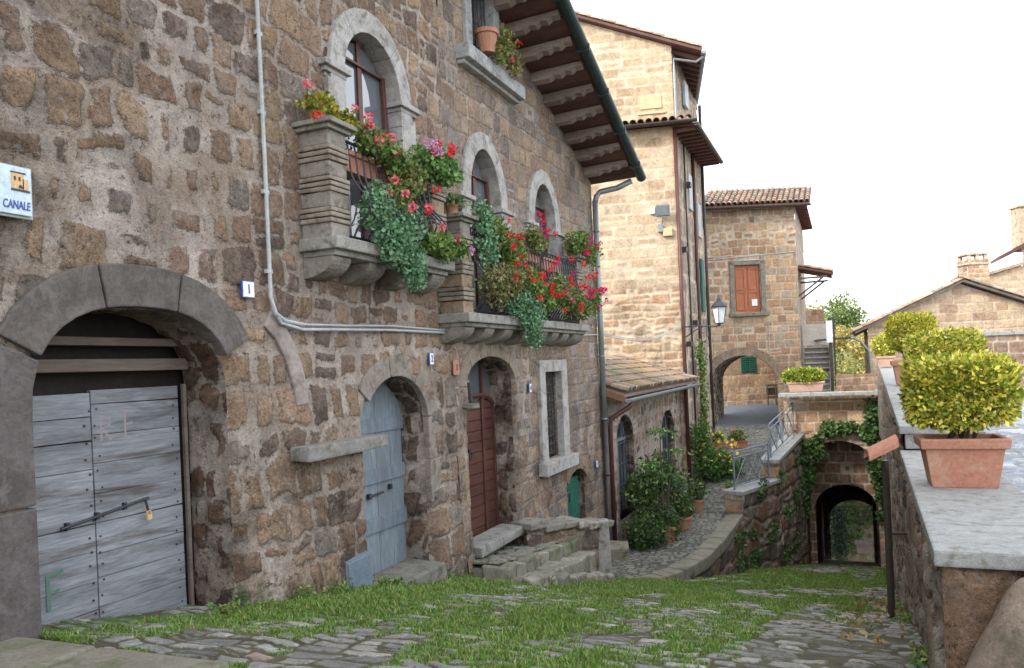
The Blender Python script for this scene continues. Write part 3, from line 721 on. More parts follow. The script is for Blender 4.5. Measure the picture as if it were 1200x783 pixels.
# ---- barred lower window
mb = MB(); 
mb.box(FH.pt(10.24, -.70, -.02), (.16, .22, 1.36)); mb.box(FH.pt(11.16, -.70, -.02), (.16, .25, 1.36)); mb.box(FH.pt(10.705, -.01, -.02), (.165, 1.16, .17))
bw = mb.build('window', MT['peperino'], house, bev=.008)
mb = MB(); mb.box(FH.pt(10.76, -1.47, .02), (.24, 1.38, .18)); mb.build('window_sill', MT['peperino'], bw, bev=.01)
mb = MB()
for i in range(6): a = lerp(10.40, 10.99, i / 5); mb.tube([FH.pt(a, -1.38, -.07), FH.pt(a, -.10, -.07)], .009, 6)
for i in range(10): z = lerp(-1.3, -.16, i / 9); mb.tube([FH.pt(10.36, z, -.07), FH.pt(11.03, z, -.07)], .009, 6)
mb.build('window_grille', MT['iron'], bw)
mb = MB(); mb.box(FH.pt(10.70, -.73, -.25), (.01, .68, 1.3)); mb.build('pane', MT['glass'], bw)
mb = MB()
for a in (10.38, 10.70, 11.01): mb.box(FH.pt(a, -.73, -.235), (.03, .05, 1.28))
for z in (-1.34, -.72, -.12): mb.box(FH.pt(10.7, z, -.235), (.028, .66, .05))
mb.build('window_frame', MT['oldwood'], bw, bev=.004)

# ---- plank door (recess plane 0.40 back)
X1 = -4.40
def planks_h(mb, x, u0, u1, z0, z1, h=.17, tilt=.0, th=.035):
    z = z0
    while z < z1 - .02:
        hh = min(h * random.uniform(.85, 1.25), z1 - z)
        if z1 - z - hh < .05: hh = z1 - z
        q = random.uniform(.82, 1.15); t = random.uniform(-.004, .004) + tilt
        mb.hexa([(x - th, u0, z + .002), (x - th, u1, z + .002 + t), (x + random.uniform(0, .004), u1, z + .002 + t), (x + random.uniform(0, .004), u0, z + .002),
                 (x - th, u0, z + hh - .002), (x - th, u1, z + hh - .002 + t), (x + .001, u1, z + hh - .002 + t), (x + .001, u0, z + hh - .002)], (q, q, q * 1.02)); z += hh
pd = MB(); planks_h(pd, X1, 2.72, 3.43, -1.75, -.05); planks_h(pd, X1 + .004, 3.436, 4.13, -1.75, -.03)
plank = pd.build('plank_door', MT['greywood'], house, bev=.003)
mb = MB(); 
for i in range(16):
    z = -1.65 + i * .1
    for a in (2.8, 3.40, 3.47, 4.08): mb.lathe((0, 0, 0), [(.0001, 0), (.0001, 0)], 3) if False else mb.box((X1 + .006, a + random.uniform(-.02, .02), z + random.uniform(-.02, .02)), (.008, .011, .011), Matrix.Rotation(.78, 3, 'X'))
mb.build('nails', MT['iron'], plank)
mb = MB(); mb.tube([(X1 + .03, 3.18, -.86), (X1 + .03, 3.82, -.78)], .010, 8)
for t in (.08, .4, .72): a = lerp(3.18, 3.82, t); mb.box((X1 + .014, a, lerp(-.86, -.78, t)), (.028, .022, .045))
mb.tube([(X1 + .045, 3.78, -.785), (X1 + .045, 3.80, -.86)], .009, 6)
bolt = mb.build('bolt', MT['iron'], plank)
mb = MB(); mb.box((X1 + .05, 3.80, -.905), (.02, .036, .034)); mb.tube([(X1 + .05, 3.782, -.89), (X1 + .05, 3.785, -.865), (X1 + .05, 3.815, -.865), (X1 + .05, 3.818, -.89)], .005, 6)
mb.build('padlock', MT['ochrepaint'], plank, bev=.005)
mb = MB()   # faded daubs on the boards
for pts, w_ in (([(3.10, -1.33), (3.10, -1.12)], .028), ([(3.09, -1.13), (3.20, -1.11)], .026), ([(3.10, -1.23), (3.17, -1.22)], .024)):
    mb.tube([(X1 + .003, a, b) for a, b in pts], w_ / 2, 6)
mb.v = [(X1 + .006 + (v[0] - X1) * .08, v[1], v[2]) for v in mb.v]; o = mb.build('green_letter', MT['greenpaint'], plank); o.scale.x = 1
mb = MB()
for pts in ([(3.50, -.36), (3.50, -.20), (3.56, -.21), (3.565, -.26), (3.51, -.28), (3.57, -.36)], [(3.68, -.35), (3.68, -.19), (3.76, -.18)], [(3.68, -.27), (3.74, -.26)]):
    mb.tube([(X1 + .0005, a, b) for a, b in pts], .009, 5)
mb.v = [(X1 + .005 + (v[0] - X1) * .1, v[1], v[2]) for v in mb.v]; mb.build('faded_letters', MT['redpaint'], plank)
# beams across the opening above the door
for z, h_, u0 in ((.275, .055, 2.9), (.125, .075, 2.8)):
    mb = MB(); mb.box((X1 + .02, (u0 + 4.19) / 2, z), (.08, 4.19 - u0, h_), j=.006); mb.build('cross_beam', MT['oldwood'], house, bev=.008)
mb = MB(); mb.tube([(X1 + .0, 4.18, -2.0), (X1, 4.19, -.02)], .02, 5); mb.build('door_jamb_post', MT['oldwood'], house)

# ---- faded blue door
X2 = -4.31; mb = MB()
us_ = [5.86, 6.02, 6.22, 6.50, 6.76, 7.0]
for i in range(5):
    q = random.uniform(.85, 1.12); mb.box((X2 - .02, (us_[i] + us_[i + 1]) / 2, -1.1), (.035, us_[i + 1] - us_[i] - .006, 2.1), col=(q, q, q))
for z in (-.52, -1.02, -1.5): mb.box((X2 + .008, 6.43, z), (.025, 1.13, .14), j=.003, col=(.95, .95, 1))
bd = mb.build('blue_door', MT['bluewood'], house, bev=.004)
mb = MB(); mb.tube([(X2 + .03, 6.3, -1.2), (X2 + .03, 6.55, -1.19)], .012, 6); mb.box((X2 + .02, 6.32, -1.2), (.03, .05, .05)); mb.box((X2 + .02, 6.7, -1.16), (.03, .04, .05)); mb.lathe((X2 + .02, 6.28, -.2), [(.001, -.02), (.025, 0), (.001, .02)], 8); mb.lathe((X2 + .02, 6.9, -.2), [(.001, -.02), (.025, 0), (.001, .02)], 8)
mb.build('bolt', MT['iron'], bd)
mb = MB(); mb.box((-4.06, 6.5, -2.06), (.46, .98, .2), j=.02, col=(.5, .5, .45)); mb.build('door_step', MT['peperino'], house, bev=.02)
# little grey meter hatch in the wall
# located just below the ledge, left of the blue door
mb = MB(); mb.box((-3.92, 5.57, -1.74), (.03, .33, .29), Matrix.Rotation(.03, 3, 'X')); mb.box((-3.94, 5.57, -1.74), (.05, .37, .33), Matrix.Rotation(.03, 3, 'X'), col=(.7, .7, .7)); mh = mb.build('utility_hatch', MT['bluegrey'], house, bev=.004)

# ---- brown panelled door, arched, with transom
X3 = -4.33; mb = MB(); 
leafh = Arch(8.72, .66, -2.15, -.52, .16)
for u0, u1 in ((8.02, 8.98), (8.99, 9.36)):
    ol = []
    z = -2.14
    while z < -.42:
        hh = .135; t0, t1 = z, min(z + hh - .008, -.42); q = random.uniform(.9, 1.1)
        top = lambda a: -.36 - .9 * max(0, abs(a - 8.72) - .25) ** 2
        for k in range(4):
            a = lerp(u0, u1, k / 4); b = lerp(u0, u1, (k + 1) / 4) - (.0 if k < 3 else .0)
            if min(t1, top((a + b) / 2)) > t0 + .01:
                zt = min(t1, top(a)), min(t1, top(b))
                mb.hexa([(X3 - .03, a, t0), (X3 - .03, b, t0), (X3, b, t0), (X3, a, t0), (X3 - .03, a, zt[0]), (X3 - .03, b, zt[1]), (X3, b, zt[1]), (X3, a, zt[0])], (q, q, q))
        z += hh
brd = mb.build('brown_door', MT['brownwood'], house)
mb = MB()
mb.box((X3 + .006, 8.985, -1.27), (.035, .06, 1.75)); mb.box((X3 + .006, 8.04, -1.3), (.035, .06, 1.7)); mb.box((X3 + .006, 9.33, -1.3), (.035, .06, 1.7))
mb.tube([(X3 + .0, lerp(7.98, 9.38, t), -.345 - .9 * max(0, abs(lerp(7.98, 9.38, t) - 8.72) - .25) ** 2) for t in [i / 14 for i in range(15)]], .035, 6)
mb.box((X3 - .005, 9.03, -.15), (.05, .06, .5)); mb.box((X3 - .005, 8.36, -.18), (.05, .05, .46)); mb.build('door_frame', MT['brownwood'], brd, bev=.005)
mb = MB(); mb.box((X3 - .03, 8.65, -.12), (.012, 1.4, .6)); mb.build('transom_pane', MT['glass'], brd)
mb = MB(); mb.tube([(X3 + .04, 8.55 + .035 * math.cos(t), -1.08 + .05 * math.sin(t)) for t in [i * PI / 8 for i in range(17)]], .008, 6); mb.box((X3 + .02, 8.55, -1.03), (.03, .04, .06)); mb.build('knocker', MT['iron'], brd)
mb = MB(); mb.box((-4.10, 8.65, -2.13), (.36, 1.35, .12), j=.01, col=(.7, .72, .7)); mb.build('threshold', MT['peperino'], house, bev=.015)
# little stone spur bracket left of transom
mb = MB(); mb.box((-3.93, 7.86, -.42), (.16, .16, .04), j=.01, col=(.5, .48, .45)); mb.tube([(-3.92, 7.88, -.38), (-3.90, 7.8, -.16)], .02, 6, col=(.2, .2, .2)); mb.build('bracket', MT['peperino'], house)

# ---- green hatch door
X4 = -4.13; mb = MB()
for i in range(4): mb.box((X4, 11.38 + i * .205, -2.3), (.03, .20, .95))
gd = mb.build('green_door', MT['greenwood'], house, bev=.004)
mb = MB()
for z in (-1.95, -2.45): mb.box((X4 + .02, 11.68, z), (.02, .8, .07))
mb.box((X4 + .02, 11.55, -2.12), (.015, .22, .20)); mb.build('batten', MT['greenwood'], gd, bev=.003)
mb = MB(); 
for a in (11.5, 11.6): mb.box((X4 + .03, a, -2.12), (.01, .05, .14))
mb.build('vent', MT['void'], gd)

# ---- balconies
def balcony(u0, u1, zs, zr, corb, name_pots=None, mid=None):
    PR = .36
    mb = MB(); mb.box((-4 + PR / 2 + .005, (u0 + u1) / 2, zs - .05), (PR + .03, u1 - u0, .10), col=(.78, .78, .74)); mb.box((-4 + PR / 2 - .02, (u0 + u1) / 2, zs - .12), (PR - .04, u1 - u0 - .10, .05), col=(.8, .8, .76))
    root = mb.build('balcony', MT['peperino'], house, bev=.012)
    for c in corb:
        mb = MB(); pts = [(-4.02, c - .15, zs - .147)]
        for i in range(9):
            t = i / 8 * PI / 2; pts.append((-4.02 + (PR - .05) * math.cos(t) + .0, c - .15, zs - .147 - .17 * math.sin(t)))
        mb.prism(pts, (0, .26, 0), (.66, .62, .56)); mb.build('corbel', MT['peperino'], root, bev=.01)
    for s_, (a, b) in ((0, (u0 + .03, u0 + .29)), (1, (u1 - .29, u1 - .03))):
        mb = MB(); z = zs; h_ = zr - zs; k = 0
        xc = -4 + .155; uc = (a + b) / 2
        blk = (h_ - 3 * .15) / 4 if h_ > .9 else (h_ - 3 * .13) / 4
        rib = .15 if h_ > .9 else .13
        for r_ in range(4):
            c = random.choice([(.75, .58, .42), (.7, .66, .6), (.8, .62, .45)])
            mb.box((xc, uc, z + blk / 2), (.29, b - a - .02, blk), j=.004, col=c); z += blk
            if r_ < 3:
                for q in range(3):
                    mb.box((xc + .006, uc, z + rib / 6), (.315, b - a + .012, rib / 3 - .008), j=.003, col=(.74, .66, .56)); z += rib / 3
        mb.build('pilaster', MT['peperino'], root, bev=.010)
        mb = MB(); mb.box((xc + .01, uc, zr + .018), (.34, b - a + .06, .035), col=(.7, .7, .62)); mb.box((xc + .025, uc, zr + .055), (.40, b - a + .12, .04), col=(.68, .68, .6)); mb.build('pilaster_cap', MT['peperino'], root, bev=.008)
    # bellied wrought-iron railing
    mb = MB(); xr = -4 + .27; n = int((u1 - u0 - .6) / .105)
    mb.tube([(xr, u0 + .29, zr - .03), (xr, u1 - .29, zr - .03)], .013, 6); mb.tube([(xr, u0 + .29, zs + .04), (xr, u1 - .29, zs + .04)], .012, 6)
    mb.tube([(xr - .02, u0 + .29, zr - .09), (xr - .02, u1 - .29, zr - .09)], .009, 6)
    for i in range(n + 1):
        a = lerp(u0 + .34, u1 - .34, i / n); P = []
        for k in range(13):
            t = k / 12; P.append((xr + .16 * math.sin(PI * min(1, t * 1.25)) ** 1.3 * (1 - .45 * t) * (1 if t < .8 else 0) - .0, a, lerp(zs + .04, zr - .03, t)))
        P = [(xr + .23 * math.exp(-((k / 14 - .30) / .22) ** 2) - .02 * math.sin(k / 14 * PI * 2), a, lerp(zs + .04, zr - .03, k / 14)) for k in range(15)]
        mb.tube(P, .0085, 6)
        mb.tube([(xr + .035 * math.sin(q) - .0, a + .01, zr - .065 + .035 * math.cos(q)) for q in [j * PI / 4 for j in range(8)]], .006, 5)
    mb.build('railing', MT['iron'], root)
    return root
balcony(5.05, 7.05, 1.10, 1.96, (5.25, 5.78, 6.35, 6.88))
balcony(7.32, 11.55, .60, 1.58, (7.52, 8.05, 8.6, 9.2, 9.8, 10.25, 10.7, 11.15, 11.42))

# ---- eaves: boarding, projecting rafters, tiles, gutter, downpipe
sl = Vector((0, 1, -.376)).normalized(); up_n = Vector((0, .376, 1)).normalized()
def rk(x, u, lift=0): return Vector((x, u, rake(u) + lift))
mb = MB()
u = 2.5
while u < 13.2:
    q = random.uniform(.8, 1.2); u2 = min(u + .19, 13.32)
    mb.hexa([rk(-4.6, u, .0), rk(-3.22, u, .04), rk(-3.22, u2 - .006, .04), rk(-4.6, u2 - .006, .0), rk(-4.6, u, .05), rk(-3.22, u, .09), rk(-3.22, u2 - .006, .09), rk(-4.6, u2 - .006, .05)], (q, q, q)); u += .19
roof = mb.build('roof', MT['eavewood'], house)
u = 8.2
while u < 13.25:
    mb = MB(); P = []
    q = random.uniform(.85, 1.15)
    # rafter tail: deep at the wall, cut back in an ogee towards the tip
    prof = [(-4.2, 0), (-3.24, .035), (-3.24, -.03), (-3.34, -.035), (-3.40, -.075), (-3.50, -.06), (-3.56, -.10), (-3.66, -.085), (-3.74, -.125), (-4.2, -.13)]
    mb.prism([(x, u - .045, rake(u) + z) for x, z in prof], (0, .09, -.034), (q, q, q)); mb.build('rafter', MT['rafterwood'], roof, bev=.004); u += .46
mb = MB(); g0 = rk(-3.2, 8.0, .06); g1 = rk(-3.2, 13.38, .06)
def gutter(mb, a, b, r, th=.006, n=8, up=None):
    a = Vector(a); b = Vector(b); t = (b - a).normalized(); s_ = t.cross(Vector((0, 0, 1))).normalized(); dn = s_.cross(t).normalized()
    if dn.z > 0: dn = -dn
    vs = []
    for p in (a, b):
        for rr in (r, r - th):
            for k in range(n + 1): an = PI * k / n; vs.append(p + s_ * (rr * math.cos(an)) + dn * (rr * math.sin(an)))
    m_ = n + 1; fs = []
    for k in range(n): fs += [(k, k + 1, 2 * m_ + k + 1, 2 * m_ + k), (m_ + k, 3 * m_ + k, 3 * m_ + k + 1, m_ + k + 1)]
    fs += [tuple(range(m_)), tuple(range(2 * m_, 3 * m_))]; fs += [(0, 2 * m_, 3 * m_, m_), (n, m_ + n, 3 * m_ + n, 2 * m_ + n)]
    mb.add(vs, fs)
gutter(mb, g0 + Vector((.06, 0, 0)), g1 + Vector((.06, 0, 0)), .085)
for i in range(6): p = g0.lerp(g1, (i + .5) / 6) + Vector((.06, 0, .0)); mb.box(p + Vector((0, 0, -.045)), (.19, .03, .10))
mb.build('gutter', MT['darkgreen'], roof)
tile_roof('roof_tiles', rk(-3.16, 13.45, .12), (-1, 0, 0), (0, -1, .376), 8, 26, roof, tw=.2, tl=.4)
mb = MB(); mb.tube([rk(-3.3, 13.3, -.02), Vector((-3.55, 13.25, 3.06)), Vector((-3.85, 13.2, 3.02)), Vector((-3.91, 13.16, 2.94)), Vector((-3.92, 13.10, 2.8))], .05, 10)
mb.tube([(-3.92, 13.10, 2.85), (-3.92, 13.10, -1.0)], .05, 10)
for z in (2.3, 1.2, .1, -1.0): mb.tube([(-3.92, 13.10, z), (-3.92, 13.10, z + .03)], .06, 10)
dp = mb.build('downpipe', MT['zinc'], house, smooth=True)
mb = MB(); mb.tube([(-3.92, 13.10, -1.0), (-3.92, 13.10, -3.2), (-3.9, 13.1, -3.5)], .052, 10); mb.tube([(-3.92, 13.10, -1.98), (-3.92, 13.10, -1.94)], .062, 10)
mb.build('pipe_shoe', MT['darkpipe'], dp, smooth=True)
# ---- cable conduit
mb = MB(); xc = -3.955
mb.tube([(xc, 4.60, 4.5), (xc, 4.63, 2.8), (xc, 4.64, 1.6), (xc, 4.64, .60), (xc + .01, 4.68, .48), (xc + .01, 4.78, .43), (xc, 5.0, .41)], .016, 8)
mb.tube([(xc, 4.66, .52), (xc + .01, 4.74, .41), (xc, 5.0, .37), (xc, 5.6, .385), (xc, 6.3, .40), (xc, 7.2, .40), (xc, 7.6, .40)], .013, 8); mb.tube([(xc, 5.0, .41), (xc, 5.6, .42), (xc, 6.3, .44), (xc, 7.5, .425)], .010, 8)
z = 3.0
for z in (3.2, 2.6, 2.0, 1.4, .8): mb.box((xc - .01, 4.64, z), (.03, .06, .03))
mb.tube([(xc, 7.5, .40), (xc + .02, 8.6, .36), (xc + .03, 10, .40), (xc + .01, 11.5, .45), (xc, 13.1, .50)], .009, 6)
mb.build('cable_conduit', MT['cable'], house)
P = [Vector((-3.93, 13.12, .50)).lerp(Vector((-3.84, 20.0, .86)), t) + Vector((0, 0, -.22 * math.sin(PI * t))) for t in [i / 16 for i in range(17)]]
mb = MB(); mb.tube(P, .011, 6); P2 = [p + Vector((0, 0, .03)) for p in P]; mb.tube(P2, .008, 6)
tag(mb.build('overhead_cable', MT['cable']), 'thin pale cable slung from the left house across to the tall ochre building', 'cable')

# ---- signs on the wall
import math as _m
def text_obj(name, s, size, loc, R, m, parent, ext=.0015, bold=0, shear=0):
    cu = bpy.data.curves.new(name, 'FONT'); cu.body = s; cu.size = size; cu.extrude = ext; cu.align_x = 'CENTER'; cu.align_y = 'CENTER'; cu.offset = bold; cu.shear = shear
    o = bpy.data.objects.new(name, cu); dg = None
    C.objects.link(o); bpy.context.view_layer.update()
    me = bpy.data.meshes.new_from_object(o.evaluated_get(bpy.context.evaluated_depsgraph_get())); bpy.data.objects.remove(o)
    me.transform(Matrix.Translation(loc) @ R.to_4x4()); me.materials.clear(); me.materials.append(m); return link(name, me, parent)
RF = Matrix(((0, 0, 1), (1, 0, 0), (0, 1, 0)))     # text plane onto the street front
sg = thing('street_sign', 'pale blue enamel street name sign reading CANALE at the left edge', 'street sign', (-3.95, 2.66, 1.03))
mb = MB(); mb.box((-3.955, 2.605, 1.03), (.02, .37, .275), col=(.5, .6, .7)); mb.build('backing', MT['cable'], sg, bev=.004)
mb = MB(); mb.box((-3.938, 2.602, 1.032), (.018, .345, .25)); mb.build('sign_plate', MT['signface'], sg, bev=.004)
text_obj('lettering', 'CANALE', .062, Vector((-3.927, 2.690, .955)), RF @ Matrix.Diagonal((.62, 1, 1)), MT['bluepaint'], sg, bold=.0006, shear=.12)
mb = MB(); xx = -3.928
mb.box((xx, 2.700, 1.085), (.004, .065, .085)); mb.box((xx, 2.742, 1.07), (.004, .03, .055)); mb.build('emblem', MT['ochrepaint'], sg)
mb = MB(); mb.prism([(xx + .002, 2.715 + .012 * math.cos(t), 1.047 + .018 * math.sin(t)) for t in [i * PI / 6 for i in range(7)]], (.002, 0, 0)); mb.box((xx + .002, 2.705, 1.127), (.004, .08, .007)); mb.box((xx + .001, 2.715, 1.035), (.004, .10, .010), col=(.6, .8, 1)); 
for a in (2.685, 2.71): mb.box((xx + .002, a, 1.095), (.004, .010, .02))
mb.build('emblem_detail', MT['iron'], sg)
def number_plate(u, z, s, w_, h_, label, m=MT['white']):
    t = thing('house_number', label, 'house number', (-3.96, u, z))
    mb = MB(); mb.box((-3.962, u, z), (.016, w_, h_)); mb.build('rim', MT['bluepaint'], t, bev=.003)
    mb = MB(); mb.box((-3.957, u, z), (.016, w_ - .014, h_ - .014)); mb.build('number_tile', m, t, bev=.003)
    if s: text_obj('numeral', s, h_ * .75, Vector((-3.948, u, z)), RF, MT['bluepaint'], t, bold=.002)
    return t
number_plate(4.405, .645, '1', .125, .125, 'white tile with a blue number 1 beside the plank door arch')
number_plate(7.07, .12, '2', .085, .13, 'narrow white number tile between the blue door and the brown door')
number_plate(9.78, -.30, '4', .08, .13, 'small white number tile between the brown door and the barred window')
number_plate(12.66, -1.72, '5', .10, .12, 'small white number tile right of the green hatch door')
t = thing('house_number', 'small reddish brown clay tile left of the brown door transom', 'house number', (-3.96, 7.62, -.02))
mb = MB(); mb.box((-3.96, 7.62, .02), (.02, .13, .17)); mb.build('number_tile', MT['terra'], t, bev=.01); text_obj('numeral', '3', .09, Vector((-3.949, 7.62, .02)), RF, MT['oldwood'], t)

# ================================================================ STEPS AND LOW WALL BY THE BROWN DOOR
st = thing('stone_steps', 'mossy worn stone steps below the brown panelled door', 'steps', (-3.6, 8.4, -2.4))
ST_STEP = dict(ST_COB, rowh=(.2, .35), colw=(.25, .55), relief=.02, pal=[((.26, .26, .24), 3), ((.20, .21, .19), 2), ((.33, .32, .30), 1)])
ma = MA(); A, B = np.meshgrid(rng_(-4.15, -3.58, .018), rng_(7.75, 10.0, .02))
ma.grid(A, B, lambda a, b: np.stack([a, b, -2.20 - .10 * (b - 7.9) + .015 * fnoise(a / .25, b / .25, 63, 3)], -1), lambda a, b: np.array([0, 0, 1.]) + 0 * a[..., None], dict(ST_STEP, rowh=(.15, .28), colw=(.14, .3), relief=.02), seed=60, dirt=.6, moss=.32)
ma.build('landing', MT['cobble'], st)
mb = MB(); mb.hexa([(-4.15, 7.74, -3.2), (-3.56, 7.74, -3.2), (-3.56, 9.95, -3.2), (-4.15, 9.95, -3.2), (-4.15, 7.74, -2.235), (-3.56, 7.74, -2.235), (-3.56, 9.95, -2.44), (-4.15, 9.95, -2.44)]); mb.build('base', MT['concrete'], st)
MT['mossy'] = rand_mat('mossy_step_stone', (.27, .26, .22), (.16, .155, .13), 6, .9, .9, 30, usecol=True, stain=((.085, .11, .04), 5))
for (xe, ya, yb, z0, dep_) in ((-3.50, 7.72, 9.75, -2.21, .26), (-3.24, 7.62, 9.95, -2.36, .30)):
    mb = MB(); y = ya
    while y < yb:
        l = random.uniform(.16, .38); q = random.uniform(.75, 1.2); dz = -.10 * (y - 7.9) + random.uniform(-.02, .015)
        mb.box((xe - dep_ / 2 + random.uniform(-.035, .03), y + l / 2, z0 + dz - .16), (dep_ + .06, l - .008, .32), Matrix.Rotation(random.uniform(-.09, .09), 3, 'Z') @ Matrix.Rotation(random.uniform(-.05, .05), 3, 'X'), j=.025, col=(q, q, q)); y += l
    mb.build('step', MT['mossy'], st, bev=.035, seg=3)
mb = MB()
for k in range(16):
    y = lerp(7.45, 10.1, k / 15) + random.uniform(-.05, .05); q = random.uniform(.7, 1.2); mb.box((-3.12 + random.uniform(-.09, .1), y, float(zst(y)) + .02), (random.uniform(.12, .24), random.uniform(.12, .3), .2), Matrix.Rotation(random.uniform(-.5, .5), 3, 'Z'), j=.03, col=(q, q, q))
mb.build('footing', MT['mossy'], st, bev=.035, seg=3)
lw = thing('low_wall', 'low rough stone wall with uneven cap stones in front of the green hatch', 'wall', (-3.5, 9.9, -3.0))
a0 = Vector((-3.86, 9.2, 0)); a1 = Vector((-3.32, 10.5, 0)); L = (a1 - a0).length
FL = Fr(a0, a1 - a0)
ma = MA(); toplw = lambda u: -2.10 - .22 * u / L
ma.wall(FL, rng_(0, L, .022), rng_(-3.5, -2.0, .022), dict(ST_RUB, rowh=(.16, .3), colw=(.2, .42)), seed=70, holes=[Above(toplw)], snap=.02, dirt=.5, moss=lambda a, b: .1 + .3 * (b < -2.75))
FL2 = Fr(a1, (-.3, 1, 0)); ma.wall(FL2, rng_(0, .45, .025), rng_(-3.6, -2.32, .025), ST_RUB, seed=71, dirt=.6, moss=.1)
ma.build('wall', MT['house'], lw)
mb = MB(); u = 0.0
while u < L + .1:
    l = random.uniform(.2, .38); q = random.uniform(.55, .9); mb.box(FL.pt(u + l / 2, toplw(u + l / 2) + .035 + random.uniform(-.02, .02), -.17), (l - .015, .50, .09), FL.R() @ Matrix.Rotation(random.uniform(-.09, .09), 3, 'Y'), j=.022, col=(q, q * .97, q * .88)); u += l
mb.build('cap_stone', MT['peperino'], lw, bev=.02)
mb = MB(); mb.box((-3.27, 10.62, -2.72), (.16, .22, .95), Matrix.Rotation(.5, 3, 'Z'), j=.035, col=(.85, .84, .82)); mb.build('end_stone', MT['peperino'], lw, bev=.03)
mb = MB(); mb.prism([FL.pt(0, -2.2, -.05), FL.pt(L, -2.4, -.05), (-3.5, 11.0, -2.4), (-4.1, 11.0, -2.3)], (0, 0, -1.3)); mb.build('fill', MT['earth'], lw)
mb = MB(); mb.box((-3.74, 12.86, -3.28), (.46, .52, .30), Matrix.Rotation(.25, 3, 'Z'), j=.03, col=(.62, .6, .48))
tag(mb.build('stone_block', MT['peperino'], bev=.03), 'squared mossy stone block at the foot of the dark downpipes', 'stone block')

# ================================================================ ANNEX (low lean-to)
ax = thing('lean_to_annex', 'low tiled lean-to with two arched barred windows between the left house and the tall building', 'annex', (-4.2, 16.5, -3.4))
FX = Fr((-3.95, 0, 0), (0, 1, 0))
X_a = Arch(14.55, .62, -2.95, -1.52, .50); X_b = Arch(18.45, .70, -3.15, -1.70, .50)
ma = MA(); 
ma.wall(FX, rng_(13.42, 20.15, .03), rng_(-3.9, -.62, .025), dict(ST_RUB, relief=.012), seed=80, holes=[X_a, X_b], dirt=.5, moss=.0, cover=lambda a, b: .06 * np.clip(fnoise(a / .8, b / .8, 81, 3) + .75, 0, 1), snap=.035)
FX2 = Fr((-5.2, 13.42, 0), (1, 0, 0)); ma.wall(FX2, rng_(0, 1.25, .03), rng_(-3.9, .1, .025), dict(ST_SQ, pal=PAL_R), seed=82, holes=[Above(lambda u: -.62 + .34 * (1.25 - u) - .08)], snap=.02, dirt=.4)
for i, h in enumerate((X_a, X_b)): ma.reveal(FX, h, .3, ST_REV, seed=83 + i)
ma.build('wall', MT['house'], ax)
for k, h in enumerate((X_a, X_b)):
    uc, hw, v0, vs, rise, p = h.a; mb = MB(); ri = Arch(uc, hw - .05, v0, vs, rise - .05)
    ring(mb, FX, ri, .05, -.22, -.16, 0, 1, 1, gap=0, jit=0)
    mb.box(FX.pt(uc, vs, -.19), (.06, hw * 2, .07)); mb.box(FX.pt(uc, (v0 + vs) / 2, -.19), (.05, .06, vs - v0)); 
    fw = mb.build('window', MT['bluewood'], ax, bev=.005)
    mb = MB(); mb.prism([FX.pt(a, b, -.24) for a, b in ri.outline(20)], (.012, 0, 0)); mb.build('pane', MT['glass'], fw)
    mb = MB()
    if k == 0:      # wrought fan light
        for i in range(9): t = PI * (i + .5) / 9; mb.tube([FX.pt(uc + .1 * math.cos(t), vs + .05 + .08 * math.sin(t), -.12), FX.pt(uc + .34 * math.cos(t + .15), vs + .05 + .26 * math.sin(t + .15), -.12), FX.pt(uc + .56 * math.cos(t), vs + .04 + .43 * math.sin(t), -.12)], .009, 5)
        for r_ in (.3, .55): mb.tube([FX.pt(uc + r_ * math.cos(t), vs + .04 + r_ * .78 * math.sin(t), -.12) for t in [i * PI / 14 for i in range(15)]], .009, 5)
    top = vs if k == 0 else vs + .3
    for i in range(6): a = lerp(uc - hw + .08, uc + hw - .08, i / 5); mb.tube([FX.pt(a, v0, -.10), FX.pt(a, top, -.10)], .009, 5)
    for i in range(4): z = lerp(v0 + .2, vs - .05, i / 3); mb.tube([FX.pt(uc - hw, z, -.10), FX.pt(uc + hw, z, -.10)], .008, 5)
    mb.build('grille', MT['iron'], fw)
mb = MB(); mb.box((-4.6, 16.7, -2.2), (.04, 6.4, 3)); mb.build('dark_room', MT['void'], ax)
mb = MB(); sx = Vector((-1, 0, .34)).normalized()
mb.prism([(-3.56, 13.25, -.62), (-5.5, 13.25, .04), (-5.5, 13.25, .09), (-3.56, 13.25, -.57)], (0, 6.85, 0), (1.3, 1.2, 1.1))
arf = mb.build('roof', MT['oldwood'], ax)
mb = MB(); mb.prism([(-3.56, 13.21, -.72), (-5.5, 13.21, -.06), (-5.5, 13.21, .07), (-3.56, 13.21, -.59)], (0, .05, 0), (1.6, 1.0, .8)); 
mb.box((-4.3, 13.32, -.46), (1.2, .12, .12), Matrix.Rotation(.33, 3, 'Y'), col=(1.5, 1, .8)); mb.build('bargeboard', MT['oldwood'], arf, bev=.01)
tile_roof('roof_tiles', (-3.52, 20.1, -.55), (0, -1, 0), sx, 37, 6, arf, tw=.185, tl=.40, hue=.8, mat='mosstile')
mb = MB(); gutter(mb, (-3.5, 13.2, -.66), (-3.5, 20.35, -.64), .065); mb.build('gutter', MT['zinc'], arf)
mb = MB(); mb.tube([(-3.5, 13.5, -.72), (-3.55, 13.42, -.80), (-3.86, 13.30, -1.0), (-3.88, 13.30, -1.15), (-3.88, 13.30, -3.4)], .042, 10); mb.build('downpipe', MT['brownmetal'], ax, smooth=True)

